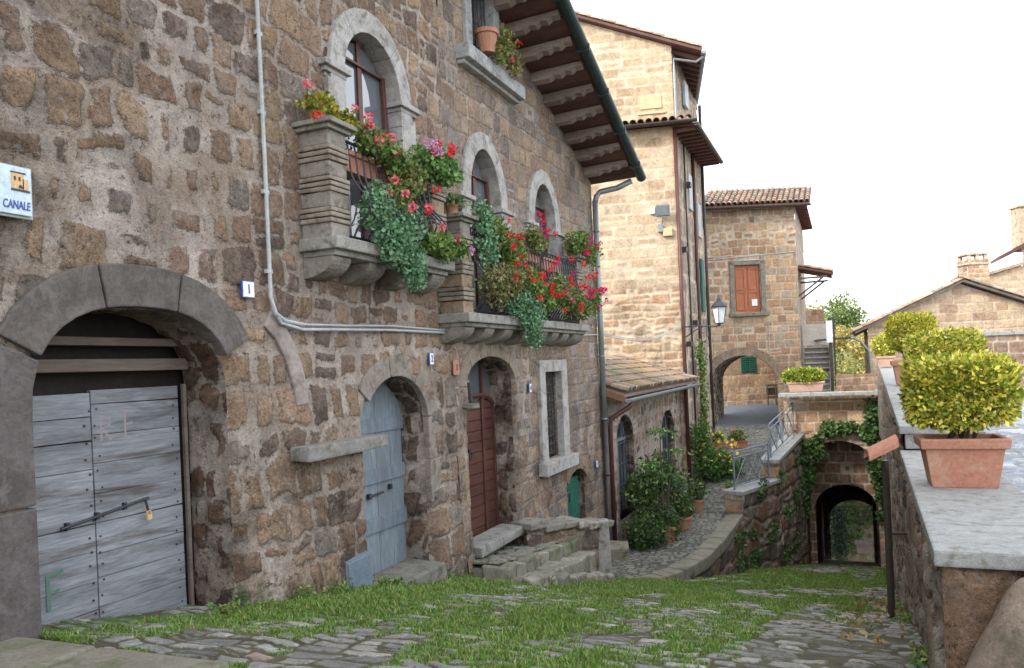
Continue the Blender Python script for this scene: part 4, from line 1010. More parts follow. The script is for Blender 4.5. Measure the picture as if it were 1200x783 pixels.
# ================================================================ TALL OCHRE BUILDING
tw = thing('tower_house', 'tall pale ochre tuff building with a stepped tiled roof behind the low annex', 'house', (-3.85, 20.1, -3.4))
CT = Vector((-3.85, 20.1, 0)); FT = Fr(CT, (.975, .22, 0)); FTs = Fr(CT, (0, 1, 0))
ma = MA()
dirt_t = lambda a, b: np.clip(.15 + .5 * np.clip((2.6 - b) / 1.5, 0, 1) + .25 * fnoise(a, b, 111, 3), 0, .9)
ma.wall(FT, rng_(-6.5, 0, .035), rng_(1.9, 6.05, .03), dict(ST_TOW), seed=100, dirt=dirt_t, moss=-.3)
ma.wall(FT, rng_(-6.5, 0, .035), rng_(-3.8, 1.9, .03), dict(ST_RUB, pal=PAL_R + [((.42, .32, .2), 4)], rowh=(.16, .3), colw=(.2, .6), relief=.02, drop=.25, warp=.03), seed=101, dirt=dirt_t, moss=-.2)
FTu = Fr(CT + Vector((-.03, .55, 0)), (.975, .22, 0)); tt = lambda u: 8.32 - .40 * u
ma.wall(FTu, rng_(-6.5, -.02, .04), rng_(5.9, 11, .03), dict(ST_TOW, rowh=(.22, .28), pal=PAL_T[:3]), seed=102, dirt=lambda a, b: np.clip(.15 + .3 * fnoise(a, b, 112, 3), 0, .6), moss=-.3, holes=[Above(tt), Rect(-1.95, -1.83, 7.55, 7.66)], snap=.025)
ma.build('wall', MT['tower'], tw)
ma = MA(); ST_PL = dict(ST_DRK, pal=[((.26, .225, .21), 2), ((.20, .175, .165), 2), ((.30, .26, .23), 1)], colw=(.15, .3), rowh=(.5, 1.2), relief=.02)
ma.wall(FTs, rng_(0, 4.3, .04), rng_(-3.8, 6.05, .05), ST_PL, seed=103, dirt=.6, moss=-.1)
ma.wall(Fr(CT + Vector((-.05, .5, 0)), (0, 1, 0)), rng_(0, 3.8, .05), rng_(6, 8.2, .05), ST_PL, seed=104, dirt=.4, moss=-.3)
ma.build('side_wall', MT['tower'], tw)
mb = MB(); mb.prism([CT + Vector((-.25, .75, 0)), CT + Vector((-.25, 4.2, 0)), CT + Vector((-6, 4, 0)), CT + Vector((-6.2, -.55, 0))], (0, 0, 8.0)); mb.build('tower_body', MT['void'], tw)
# lower tiled strip roof and side eave
ur = FT.u
mb = MB(); mb.prism([FT.pt(-6.6, 6.02, .28), FT.pt(.5, 6.02, .28), FT.pt(.5, 6.20, -.62), FT.pt(-6.6, 6.20, -.62)], (0, 0, .05), (1, 1, 1))
mb.hexa([(-3.9, 19.95, 6.02), (-3.28, 19.95, 5.95), (-3.28, 24.3, 5.95), (-3.9, 24.3, 6.02), (-3.9, 19.95, 6.08), (-3.28, 19.95, 6.0), (-3.28, 24.3, 6.0), (-3.9, 24.3, 6.08)])
for i in range(12): mb.box((-3.58, 20.2 + i * .36, 5.93), (.62, .09, .09), col=(1.2, 1.2, 1.2))
lr = mb.build('lower_roof', MT['eavewood'], tw)
tile_roof('roof_tiles', FT.pt(-6.5, 6.10, .30), ur, (Vector((0, 0, .30)) - FT.n).normalized(), 35, 3, lr, tw=.2, tl=.40, hue=1.15)
mb = MB(); gutter(mb, FT.pt(-6.5, 6.06, .38), FT.pt(.6, 6.06, .38), .07); gutter(mb, (-3.22, 19.9, 5.98), (-3.22, 24.3, 5.98), .07); mb.build('gutter', MT['darkpipe'], lr)
# main roof: verge following the gable slope, deep side eave
mb = MB(); p0 = FTu.pt(.75, tt(.75) + .02, .18); p1 = FTu.pt(-6.5, tt(-6.5) + .02, .18)
mb.prism([p0, p1, p1 - FTu.n * 4.2, p0 - FTu.n * 4.2], (0, 0, .07))
for i in range(11): q = FTu.pt(.35, tt(.35) - .05, -.25 - i * .36); mb.box(q, (.85, .09, .1), FTu.R() @ Matrix.Rotation(.38, 3, 'Y'), col=(1.1, 1.1, 1.1))
mr = mb.build('main_roof', MT['eavewood'], tw)
tile_roof('roof_tiles', p0 + Vector((0, 0, .09)), -FTu.n, (Vector((0, 0, .4)) - FTu.u).normalized(), 21, 20, mr, tw=.2, tl=.42, hue=1.1)
mb = MB(); g = p0 + FTu.u * .06; gutter(mb, g, g - FTu.n * 4.2, .075)
q0 = g - FTu.n * .2 + Vector((0, 0, -.08)); mb.tube([q0, q0 - FTu.u * .2 + Vector((0, 0, -.12)), FTu.pt(.03, 7.95, .06), FTu.pt(.03, 7.7, .06), FTu.pt(.03, 6.3, .06)], .035, 8); mb.build('gutter', MT['zinc'], mr)
# little blocked opening with a pale sill high on the gable
mb = MB(); mb.box(FTu.pt(-.62, 6.88, .01), (.58, .05, .33), FTu.R()); mb.box(FTu.pt(-.60, 6.60, .02), (.75, .06, .06), FTu.R()); MT['tan'] = rand_mat('tan_stone', (.52, .42, .28), (.42, .33, .21), 5, .9, .4, 40); mb.build('blocked_window', MT['tan'], tw, bev=.01)
mb = MB(); mb.tube([(-3.79, 20.05, 5.9), (-3.79, 20.05, -3.4)], .05, 8); mb.tube([(-3.79, 22.6, 5.9), (-3.79, 22.6, -3.2)], .05, 8); mb.build('downpipe', MT['brownmetal'], tw, smooth=True)
mb = MB(); mb.tube([(-3.80, 24.3, 7.8), (-3.80, 24.3, -3.0)], .05, 8); mb.tube([(-3.80, 21.3, 5.9), (-3.80, 21.3, -2.2)], .025, 8); mb.build('side_pipe', MT['darkpipe'], tw, smooth=True)
mb = MB()
for a, z0, z1 in ((22.1, 4.2, 5.2), (23.4, 3.6, 4.6), (22.1, 7.1, 7.8)): mb.box((-3.83, a, (z0 + z1) / 2), (.08, .5, z1 - z0))
mb.build('side_window', MT['cable'], tw, bev=.01)
mb = MB()
for a, z0, z1 in ((23.4, 1.4, 2.95),): mb.box((-3.79, a, (z0 + z1) / 2), (.06, .42, z1 - z0))
mb.build('shutter', MT['greenwood'], tw, bev=.01)
mb = MB()
for a, z in ((20.6, 2.9), (21.6, 4.8), (20.7, .4), (21.8, 1.0)): mb.box((-3.78, a, z), (.16, .22, .14), j=.01, col=(.8, .8, .8))
mb.build('stub_bracket', MT['darkpipe'], tw, bev=.01)
# floodlight with junction boxes
fl = thing('floodlight', 'square grey floodlight on the pale corner of the tall building', 'floodlight', tuple(FT.pt(-.36, 3.8, .1)))
mb = MB(); Rf = FT.R() @ Matrix.Rotation(-.35, 3, 'X'); mb.box(FT.pt(-.34, 3.84, .24), (.34, .10, .30), Rf); mb.build('lamp_head', MT['bluegrey'], fl, bev=.015)
mb = MB(); mb.box(FT.pt(-.34, 3.83, .30), (.29, .012, .25), Rf); mb.build('lamp_glass', MT['zinc'], fl)
mb = MB(); mb.tube([FT.pt(-.34, 3.68, .2), FT.pt(-.38, 3.5, .06), FT.pt(-.40, 3.4, .02)], .015, 6); mb.box(FT.pt(-.42, 3.42, .06), (.12, .12, .2), FT.R()); mb.build('bracket', MT['zinc'], fl, bev=.01)
mb = MB(); mb.box(FT.pt(-.60, 3.90, .05), (.12, .08, .2), FT.R()); mb.build('junction_box', MT['lamp_glass'], fl, bev=.015)
mb = MB(); mb.box(FT.pt(-.24, 3.30, .06), (.24, .10, .2), FT.R()); mb.build('junction_box', MT['tan'], fl, bev=.015)
# street lantern on a scrolled arm
ln = thing('street_lantern', 'dark four-sided wall lantern on a thin arm near the gateway', 'lantern', (-3.8, 20.3, .9)); lc = Vector((-2.87, 20.05, 1.12))
mb = MB(); mb.tube([(-3.82, 20.3, .84), (-3.4, 20.2, .84), (-2.95, 20.07, .80), (-2.87, 20.05, .86)], .016, 6)
mb.tube([(-3.82, 20.3, .55), (-3.55, 20.24, .72), (-3.3, 20.18, .83)], .012, 6); mb.tube([(-3.3 + .09 * math.cos(t), 20.17, .75 + .09 * math.sin(t)) for t in [i * .6 for i in range(9)]], .009, 5)
mb.build('arm', MT['iron'], ln)
mb = MB(); mb.lathe(lc, [(.10, -.24), (.17, .17)], 4); mb.build('lamp_glass', MT['lamp_glass'], ln)
mb = MB()
for k in range(4): t = k * PI / 2; mb.tube([lc + Vector((.102 * math.cos(t), .102 * math.sin(t), -.25)), lc + Vector((.175 * math.cos(t), .175 * math.sin(t), .17))], .010, 5)
mb.lathe(lc, [(.19, .16), (.20, .18), (.10, .30), (.06, .32), (.06, .36), (.03, .39), (.012, .46), (.001, .48)], 12); mb.lathe(lc, [(.001, -.33), (.03, -.30), (.03, -.27), (.11, -.255), (.11, -.235), (.001, -.235)], 10)
mb.build('lamp_frame', MT['iron'], ln)

# ================================================================ GATE HOUSE AT THE END OF THE PATH
gh = thing('gate_house', 'square brown tuff house with a reddish shutter above an arched gateway', 'house', (-4.6, 28.5, -2.5))
FG = Fr((-4.65, 28.48, 0), (.918, .396, 0)); GW = 3.46
G_a = Arch(1.36, 1.22, -3.2, -.98, 1.02); G_w = Rect(1.20, 2.12, 1.6, 3.32)
ma = MA(); dg = lambda a, b: np.clip(.25 + .3 * fnoise(a, b, 121, 3) + .35 * (b < 0), 0, .8)
ma.wall(FG, rng_(0, GW, .035), rng_(1.2, 3.5, .035), dict(ST_BRK, rowh=(.26, .32)), seed=120, holes=[G_a, G_w], dirt=dg, moss=-.4, cover=lambda a, b: .05 * (a < .95) * np.clip(fnoise(a / .6, b / .6, 4, 3) + .8, 0, 1), snap=.04)
ma.wall(FG, rng_(0, GW, .035), rng_(3.5, 5.6, .035), dict(ST_RUB, pal=PAL_R, rowh=(.2, .32), colw=(.2, .5), relief=.02, drop=.2, warp=.04), seed=121, dirt=dg, moss=-.4)
ma.wall(FG, rng_(0, GW, .035), rng_(-3.2, 1.2, .035), ST_BRK, seed=122, holes=[G_a], dirt=dg, moss=-.3, snap=.04)
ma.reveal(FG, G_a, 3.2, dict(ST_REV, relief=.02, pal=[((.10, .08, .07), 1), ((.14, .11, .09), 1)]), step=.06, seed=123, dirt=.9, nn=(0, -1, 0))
ma.reveal(FG, G_w, .2, ST_BRK, seed=124, closed=True)
cr = FG.pt(GW, 0, 0); FGs = Fr(cr, (0, 1, 0))
ma.build('wall', MT['brick'], gh)
MT['palewall'] = rand_mat('pale_render', (.52, .49, .44), (.40, .37, .33), 2, .9, .5, 20)
ma = MA(); ma.wall(FGs, rng_(0, 6.2, .06), rng_(-3.2, 5.45, .06), dict(ST_PL, pal=[((.42, .37, .33), 2), ((.36, .32, .29), 2)]), seed=125, dirt=.3, moss=-.3); ma.build('side_wall', MT['tower'], gh)
mb = MB(); ring(mb, FG, G_a, .30, -.03, .02, .30, .70, 11, base=(.72, .55, .42), jit=.12); mb.build('gate_arch', MT['peperino'], gh, bev=.01)
mb = MB()
for (a, b, w_, h_) in ((1.10, 2.46, .17, 1.95), (2.22, 2.46, .17, 1.95), (1.66, 3.40, 1.28, .16)): mb.box(FG.pt(a, b, .01), (w_, .10, h_), FG.R(), col=(.62, .60, .52))
mb.box(FG.pt(1.66, 1.52, .06), (1.45, .22, .12), FG.R(), col=(.6, .58, .52))
wf = mb.build('window', MT['peperino'], gh, bev=.012)
mb = MB()
for a in (1.43, 1.89):
    mb.box(FG.pt(a, 2.46, -.10), (.45, .04, 1.70), FG.R())
    for z0, z1 in ((1.72, 2.35), (2.45, 3.2)):
        mb.box(FG.pt(a - .15, (z0 + z1) / 2, -.07), (.07, .03, z1 - z0), FG.R()); mb.box(FG.pt(a + .15, (z0 + z1) / 2, -.07), (.07, .03, z1 - z0), FG.R())
        mb.box(FG.pt(a, z0, -.07), (.37, .03, .07), FG.R()); mb.box(FG.pt(a, z1, -.07), (.37, .03, .07), FG.R())
mb.build('shutter', MT['redwood'], wf, bev=.004)
mb = MB(); mb.box(FG.pt(1.90, 1.95, -.045), (.20, .02, .24), FG.R()); mb.build('notice', MT['white'], wf)
mb = MB(); mb.tube([FG.pt(0, 3.54, .02), FG.pt(GW, 3.72, .02)], .02, 6); mb.tube([FG.pt(2.35, 1.4, .02), FG.pt(2.36, 0.0, .02)], .015, 6); mb.build('cable', MT['cable'], gh)
# roof
mb = MB(); e0 = FG.pt(-.1, 5.36, .34); e1 = FG.pt(GW + .45, 5.36, .34); bk = Vector((0, 1, .40)).normalized()
mb.prism([e0, e1, e1 + bk * 3, e0 + bk * 3], (0, 0, .06))
S0 = FG.pt(GW, 5.40, .0)
mb.hexa([S0 + Vector((-.1, 0, .08)), S0 + Vector((.42, -.1, 0)), S0 + Vector((.42, 6.2, 0)), S0 + Vector((-.1, 6.2, .08)), S0 + Vector((-.1, 0, .14)), S0 + Vector((.42, -.1, .06)), S0 + Vector((.42, 6.2, .06)), S0 + Vector((-.1, 6.2, .14))])
for i in range(16): mb.box(S0 + Vector((.18, .15 + i * .38, -.0)), (.5, .1, .1), col=(1.2, 1.2, 1.2))
gr = mb.build('roof', MT['eavewood'], gh)
tile_roof('roof_tiles', e0 + Vector((0, 0, .08)), FG.u, bk, 20, 8, gr, tw=.2, tl=.42, hue=.95)
mb = MB(); gutter(mb, e0 + FG.n * .07, e1 + FG.n * .07, .07); mb.build('gutter', MT['darkpipe'], gr)
mb = MB(); mb.tube([FG.pt(.08, 5.6, .3), FG.pt(.06, 5.3, .07), FG.pt(.06, -2.5, .07)], .045, 8); mb.build('downpipe', MT['darkpipe'], gh, smooth=True)
# porch canopy on the right flank
mb = MB(); c0 = FGs.pt(.9, 3.15, -.05); 
mb.prism([FGs.pt(.6, 3.2, -.05), FGs.pt(.6, 2.88, 1.15), FGs.pt(.6, 2.94, 1.15), FGs.pt(.6, 3.28, -.05)], (0, 2.0, 0))
can = mb.build('canopy', MT['eavewood'], gh)
tile_roof('roof_tiles', FGs.pt(2.6, 2.96, 1.18), (0, -1, 0), (-1, 0, .27), 10, 3, can, tw=.2, tl=.45)
for y_ in (.65, 2.5):
    mb = MB(); mb.tube([FGs.pt(y_, 2.15, .0), FGs.pt(y_, 2.78, .85)], .04, 6); mb.tube([FGs.pt(y_, 2.80, .0), FGs.pt(y_, 2.80, 1.0)], .04, 6); mb.build('brace', MT['oldwood'], can)
# court behind the gateway
ct = thing('courtyard_wall', 'brown stone wall with green shutters seen through the arched gateway', 'wall', (-3.5, 34.2, -2))
FC = Fr((-5.8, 33.4, 0), (.918, .396, 0)); ma = MA(); ma.wall(FC, rng_(0, 5.5, .07), rng_(-2.6, 1.9, .06), dict(ST_BRK), seed=130, dirt=.4, moss=0.); ma.build('wall', MT['brick'], ct)
mb = MB()
for k in (0, 1): 
    mb.box(FC.pt(2.02 + .32 * k, -.34, .04), (.30, .04, .68), FC.R())
    for i in range(8): mb.box(FC.pt(2.02 + .32 * k, -.62 + .08 * i, .07), (.25, .03, .03), FC.R() @ Matrix.Rotation(.5, 3, 'X'))
mb.build('shutter', MT['greenwood'], ct, bev=.004)
mb = MB(); R_ = FG.R()
for x_ in (-.35, 0, .35): mb.box(FC.pt(3.15 + x_, -1.65, .5), (.06, .06, .9), FC.R())
mb.box(FC.pt(3.15, -1.25, .5), (.85, .05, .09), FC.R()); mb.box(FC.pt(3.15, -1.75, .5), (.85, .05, .09), FC.R()); mb.box(FC.pt(3.15, -1.5, .48), (.8, .03, .3), FC.R(), col=(.5, .5, .5))
tag(mb.build('wooden_gate', MT['oldwood'], bev=.008), 'low dark wooden gate at the right inside the gateway', 'gate')
mb = MB(); pa = FG.pt(-.3, 0, 0); pb = FG.pt(3.4, 0, 0)
mb.hexa([(pa.x, 29.2, -3.2), (pb.x + .3, 29.9, -3.2), (pb.x + .3, 37, -3.2), (pa.x, 36, -3.2), (pa.x, 28.9, -2.52), (pb.x + .3, 30.2, -2.56), (pb.x + .3, 37, -1.85), (pa.x, 36, -1.85)])
tag(mb.build('ramp', MT['bluegrey']), kind='structure')

# ================================================================ RETAINING WALL, RAILING, BRIDGE
rw = thing('retaining_wall', 'mossy stepped retaining wall dropping from the upper path to the lower street', 'wall', (-2.0, 18, -4))
ma = MA()
q0 = Vector((-2.40, 12.3, 0)); q1 = Vector((-2.10, 16.9, 0)); q2 = Vector((-1.52, 18.9, 0)); q3 = Vector((-1.08, 21.2, 0))
kr = dict(dirt=.6, moss=lambda a, b: .28 + .2 * fnoise(a / .6, b / .9, 133, 3))
FQ = Fr(q0, q1 - q0); ma.wall(FQ, rng_(0, (q1 - q0).length, .03), rng_(-5.0, -3.42, .03), ST_DRK, seed=131, **kr)
FQ2 = Fr(q1, q2 - q1); ma.wall(FQ2, rng_(0, (q2 - q1).length, .03), rng_(-5.6, -2.93, .03), ST_DRK, seed=132, **kr)
FQ3 = Fr(q2, q3 - q2); L3 = (q3 - q2).length; ma.wall(FQ3, rng_(0, L3, .03), rng_(-6.0, -2.0, .03), dict(ST_DRK, pal=[((.28, .24, .21), 2), ((.30, .17, .11), 2), ((.2, .16, .14), 1)]), seed=133, holes=[Above(lambda u: -2.50 + .38 * u / L3)], snap=.02, **kr)
# near faces of the two pedestals
FP = Fr(q1 + Vector((-.36, 0, 0)), (1, 0, 0)); ma.wall(FP, rng_(0, .36, .03), rng_(-3.6, -2.93, .03), ST_BRK, seed=134, dirt=.4, moss=0)
FP2 = Fr(q2 + Vector((-.36, 0, 0)), (1, 0, 0)); ma.wall(FP2, rng_(0, .36, .03), rng_(-3.4, -2.5, .03), ST_BRK, seed=135, dirt=.4, moss=0)
ma.build('wall', MT['dark'], rw)
mb = MB()
d = (q2 - q1).normalized(); nn = Vector((d.y, -d.x, 0))
def cop(mb, a, b, za, zb, wd, k, th=.09):
    d = (b - a).normalized(); nn = Vector((d.y, -d.x, 0)) 
    for i in range(k):
        s_ = a.lerp(b, i / k); e_ = a.lerp(b, (i + 1) / k) - d * .006; z0 = lerp(za, zb, i / k); z1 = lerp(za, zb, (i + 1) / k); q = random.uniform(.85, 1.1)
        mb.hexa([s_ + nn * .06 + Vector((0, 0, z0 - th)), e_ + nn * .06 + Vector((0, 0, z1 - th)), e_ - nn * wd + Vector((0, 0, z1 - th)), s_ - nn * wd + Vector((0, 0, z0 - th)),
                 s_ + nn * .06 + Vector((0, 0, z0)), e_ + nn * .06 + Vector((0, 0, z1)), e_ - nn * wd + Vector((0, 0, z1)), s_ - nn * wd + Vector((0, 0, z0))], (q, q, q))
cop(mb, q1 - d * .08, q2, -2.84, -2.86, .42, 2); cop(mb, q2 - d * .1, q3, -2.42, -2.03, .40, 3)
mb.build('coping', MT['coping'], rw, bev=.015)
def rail(name_label, a, b, za, zb, n):
    t = thing('railing', name_label, 'railing', tuple(a + Vector((0, 0, za)))); H = .82
    mb = MB(); P = lambda s_, z: a.lerp(b, s_) + Vector((0, 0, lerp(za, zb, s_) + z))
    for s_ in (0, 1): mb.tube([P(s_, 0), P(s_, H)], .024, 6)
    mb.build('post', MT['bluegrey'], t)
    mb = MB()
    for z in (.08, H - .14, H): mb.tube([P(0, z), P(1, z)], .016, 6)
    mb.build('rail', MT['bluegrey'], t)
    mb = MB()
    for i in range(n):
        s0 = i / n; s1 = (i + 1) / n; sm = (s0 + s1) / 2
        mb.tube([P(s0, .08), P(s1, H - .14)], .011, 5); mb.tube([P(s1, .08), P(s0, H - .14)], .011, 5)
        if i: mb.tube([P(s0, .08), P(s0, H - .14)], .012, 5)
        mb.tube([P(sm, H - .14), P(sm, H)], .010, 5)
    mb.build('lattice', MT['bluegrey'], t)
rail('lower lattice panel of blue-grey iron railing on the near coping of the retaining wall', q1 + Vector((-.17, .1, 0)), q2 + Vector((-.20, -.12, 0)), -2.84, -2.86, 3)
rail('higher lattice panel of blue-grey iron railing climbing to the bridge parapet', q2 + Vector((-.17, .1, 0)), q3 + Vector((-.2, -.2, 0)), -2.42, -2.05, 4)

br = thing('bridge_wall', 'stone bridge wall with a coped parapet over a double arched tunnel', 'bridge', (-.4, 21.2, -5))
FB = Fr((0, 21.15, 0), (1, 0, 0)); B_o = Arch(-.22, .84, -7, -2.95, .72); B_i = Arch(-.12, .76, -7, -4.15, .66)
ma = MA(); ma.wall(FB, rng_(-1.5, 1.2, .03), rng_(-2.0, -1.06, .025), ST_BRK, seed=140, dirt=.2, moss=-.2, holes=[])
ma.wall(FB, rng_(-1.5, 1.2, .03), rng_(-6.2, -2.0, .03), dict(ST_RUB, pal=PAL_R, relief=.02), seed=141, holes=[B_o], dirt=.55, moss=.15, snap=.035)
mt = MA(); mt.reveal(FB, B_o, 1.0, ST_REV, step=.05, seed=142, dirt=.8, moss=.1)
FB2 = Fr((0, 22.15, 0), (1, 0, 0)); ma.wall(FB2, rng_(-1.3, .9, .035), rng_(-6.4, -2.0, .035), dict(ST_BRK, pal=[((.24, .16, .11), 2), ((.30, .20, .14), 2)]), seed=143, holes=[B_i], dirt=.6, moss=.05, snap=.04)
mt.reveal(FB2, B_i, 5.6, dict(ST_REV, pal=[((.08, .06, .05), 1), ((.12, .09, .07), 1)]), step=.09, seed=144, dirt=.9)  # vault stones coloured near black as painted tunnel shade
mt.build('vault', MT['tunnel_shade'], br); FBl = Fr((-1.5, 24.2, 0), (0, -1, 0)); ma.wall(FBl, rng_(0, 3.05, .05), rng_(-3.2, -1.06, .04), ST_BRK, seed=145, dirt=.3)
ma.build('wall', MT['brick'], br)
mb = MB(); cop(mb, Vector((-1.58, 21.06, 0)), Vector((.75, 21.06, 0)), -.97, -.97, -.5, 3, .09); mb.build('coping', MT['coping'], br, bev=.015)
mb = MB(); mb.box((1.0, 25.5, -2.6), (4.9, 6.3, .8)); 
mb.build('deck', MT['concrete'], br)
# far arch wall with the tunnel's shade put into its colour, and what lies beyond the tunnel
FB3 = Fr((0, 27.72, 0), (1, 0, 0)); ma = MA(); ma.wall(FB3, rng_(-1.3, 1.2, .05), rng_(-7.6, -3.2, .05), ST_REV, seed=146, holes=[Arch(.07, .74, -8, -5.5, .62)], dirt=.8, moss=.1, snap=.04); ma.build('far_arch_wall', MT['tunnel_shade'], br)
fw_ = thing('far_street_wall', 'ivy grown wall seen far through the tunnel arch', 'wall', (0.5, 34, -8))
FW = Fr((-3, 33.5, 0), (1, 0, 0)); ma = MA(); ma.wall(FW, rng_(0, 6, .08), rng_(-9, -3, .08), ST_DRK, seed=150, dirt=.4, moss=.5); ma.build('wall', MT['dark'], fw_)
P = np.stack([RN.uniform(-2, 2.6, 6000), 33.4 - .25 * RN.random(6000), RN.uniform(-8, -3.4, 6000)], -1); P = P[fnoise(P[:, 0] / .8, P[:, 2] / .8, 151, 3) > -.12]
leaves('ivy', P, .13, [(.05, .11, .03), (.08, .15, .05), (.03, .07, .025)], MT['leaf'], fw_)
mb = MB(); mb.box((.42, 31, -7.2), (.6, .5, .35), j=.02); mb.box((.42, 31, -7.0), (.7, .6, .04)); tag(mb.build('trough', MT['oldwood'], bev=.01), 'small dark trough lying beyond the tunnel', 'trough')
t = thing('dark_shrub', 'tall dark shrub against the left side of the far tunnel mouth', 'shrub', (-.42, 28.9, -7.3))
leaves('foliage', np.concatenate([blob(900, (-.42, 28.9, -6.7), (.30, .3, .7), .2, lump=.5), blob(700, (-.45, 28.9, -5.8), (.26, .3, .6), .2, lump=.5)]), .10, [(.03, .06, .04), (.045, .085, .05)], MT['leaf'], t)
mb = MB(); mb.tube([(-.42, 28.9, -7.4), (-.44, 28.9, -5.6)], .04, 6); mb.build('trunk', MT['bark'], t)

# ================================================================ RIGHT PARAPET WALL
rp = thing('parapet_wall', 'long rough stone parapet wall of the terrace along the right side of the street', 'wall', (.6, 8, -2))
fx = lambda y: .27 + .024 * y
E0 = Vector((fx(21.1), 21.1, 0)); E1 = Vector((fx(3.96), 3.96, 0)); FRt = Fr(E0, E1 - E0); LR = (E1 - E0).length
def tR(u):
    y = 21.1 - u; return np.where(y < 7.75, -.97, np.interp(y, [7.75, 20.9], [-.75, -.36]))
ma = MA(); us = [0]
while us[-1] < LR: us.append(min(LR, us[-1] + max(.014, .0042 * (21.1 - us[-1] + .3))))
ST_RW = dict(ST_DRK, rowh=(.25, .6), colw=(.14, .34), warp=.10, wscale=.35, relief=.035, joint=.012, pal=[((.34, .29, .25), 2), ((.35, .26, .20), 2), ((.27, .235, .21), 2), ((.40, .355, .31), 2)])
ma.wall(FRt, us, rng_(-6, -.3, .024), ST_RW, seed=160, fade=(-1, LR), holes=[Above(tR)], dirt=.45, moss=lambda a, b: -.1 + .3 * (b - zst(21.1 - a) < .4), snap=.02)
FN = Fr(E1, (1, 0, 0)); 
ma.wall(FN, rng_(0, 1.6, .014), rng_(-2.6, -.97, .014), dict(rowh=(.55, .8), colw=(.5, .9), warp=.06, round=.08, joint=.01, relief=.05, pal=[((.36, .24, .165), 2), ((.32, .22, .16), 1)], drop=0, lump=1.5), seed=161, fade=(0, 3), dirt=.35, moss=-.2,
        cover=lambda a, b: .09 * np.clip((fnoise(a / .5, b / .5, 162, 3) + (a - .45) * 1.6), 0, 1))
ma.build('wall', MT['house'], rp)
def coping_run(y0, y1, z0, z1, xr, n, name):
    mb = MB()
    for i in range(n):
        ya, yb = lerp(y0, y1, i / n), lerp(y0, y1, (i + 1) / n) - .006; za, zb = lerp(z0, z1, i / n), lerp(z0, z1, (i + 1) / n); q = random.uniform(.9, 1.08)
        a_, b_ = fx(ya) - .035, fx(yb) - .035
        mb.hexa([(a_, ya, za - .075), (a_ + xr, ya, za - .075), (b_ + xr, yb, zb - .075), (b_, yb, zb - .075), (a_, ya, za), (a_ + xr, ya, za), (b_ + xr, yb, zb), (b_, yb, zb)], (q, q, q))
    return mb.build(name, MT['coping'], rp, bev=.012)
coping_run(3.90, 7.75, -.90, -.90, .60, 3, 'coping'); coping_run(7.72, 20.9, -.68, -.29, .56, 9, 'coping')
mb = MB(); mb.box((.66, 5.8, -1.5), (.46, 3.6, 1.05)); mb.box((.9, 14.4, -1.4), (.40, 13.2, 1.3)); mb.build('wall_core', MT['concrete'], rp)
mb = MB(); mb.box((fx(7.8) + .27, 7.80, -.81), (.52, .12, .16), col=(1, 1, 1)); mb.build('riser', MT['coping'], rp, bev=.01)
# terracotta spout and iron post
sp = thing('rain_spout', 'terracotta channel tile sticking out of the parapet over a dark pipe', 'rain spout', (.3, 7, -.9))
mb = MB(); o_ = Vector((.13, 6.90, -.88)); dr = Vector((.30, .06, .15)).normalized(); sd_ = dr.cross(Vector((0, 0, 1))).normalized(); vs = []
for t in (0, .25):
    for r_ in (.10, .082):
        for k in range(9): an = PI * k / 8; vs.append(o_ + dr * t + sd_ * (r_ * math.cos(an)) + Vector((0, 0, r_ * math.sin(an) * .9)))
fs = []
for k in range(8): fs += [(k, k + 1, 18 + k + 1, 18 + k), (9 + k, 27 + k, 27 + k + 1, 9 + k + 1), (k, 9 + k, 10 + k, k + 1)]
mb.add(vs, fs); mb.build('tile', MT['terra'], sp)
mb = MB(); mb.tube([(.27, 7.02, -.90), (.27, 7.0, -2.22)], .028, 8); mb.tube([(.27, 7.02, -1.5), (.46, 7.05, -1.5)], .012, 6); mb.build('pipe', MT['darkpipe'], sp)
# rock at the foot of the parapet
bm = bmesh.new(); bmesh.ops.create_icosphere(bm, subdivisions=5, radius=1); vs = np.array([v.co[:] for v in bm.verts])
nz = .22 * fnoise(vs[:, 0] * 1.2 + 3, vs[:, 1] * 1.2 + vs[:, 2] * 1.7, 171, 4) + .07 * fnoise(vs[:, 0] * 5, vs[:, 2] * 5 + vs[:, 1] * 3, 172, 3)
for v, k in zip(bm.verts, nz):
    c = v.co * (1 + k); z = c.z
    v.co = Vector((.70 + c.x * (.32 - .10 * z) + .07 * z, 3.80 + c.y * .22, -1.50 + z * .56))
me = bpy.data.meshes.new('boulder'); bm.to_mesh(me); bm.free(); me.shade_smooth()
MT['rock'] = rand_mat('brown_rock', (.36, .30, .245), (.25, .195, .155), 5, .92, 1.0, 30, stain=((.17, .15, .115), 7), bdist=.03)
me.materials.append(MT['rock']); tag(link('boulder', me), 'rounded brown boulder against the near end of the parapet', 'boulder')

# ================================================================ POTS WITH CLIPPED HEDGES
GV = [(.56, .50, .06), (.64, .58, .10), (.40, .42, .05), (.14, .22, .025), (.68, .63, .18), (.22, .30, .035)]
def pot_box(mb, c, w_, d_, h_, R, tw_=.05):
    def rect(z, k): return [c + R @ Vector((x * (w_ / 2 + k), y * (d_ / 2 + k), z)) for x, y in ((-1, -1), (1, -1), (1, 1), (-1, 1))]
    lv = [(0, -tw_), (.02, -tw_ + .004), (h_ * .78, -.012), (h_ * .80, .012), (h_ * .98, .020), (h_, .012), (h_, -.02), (h_ - .04, -.035), (h_ - .05, -.035)]
    vs = []; fs = []
    for z, k in lv: vs += rect(z, k)
    for i in range(len(lv) - 1):
        for k in range(4): fs.append((i * 4 + k, i * 4 + (k + 1) % 4, (i + 1) * 4 + (k + 1) % 4, (i + 1) * 4 + k))
    fs.append((3, 2, 1, 0)); mb.add(vs, fs)
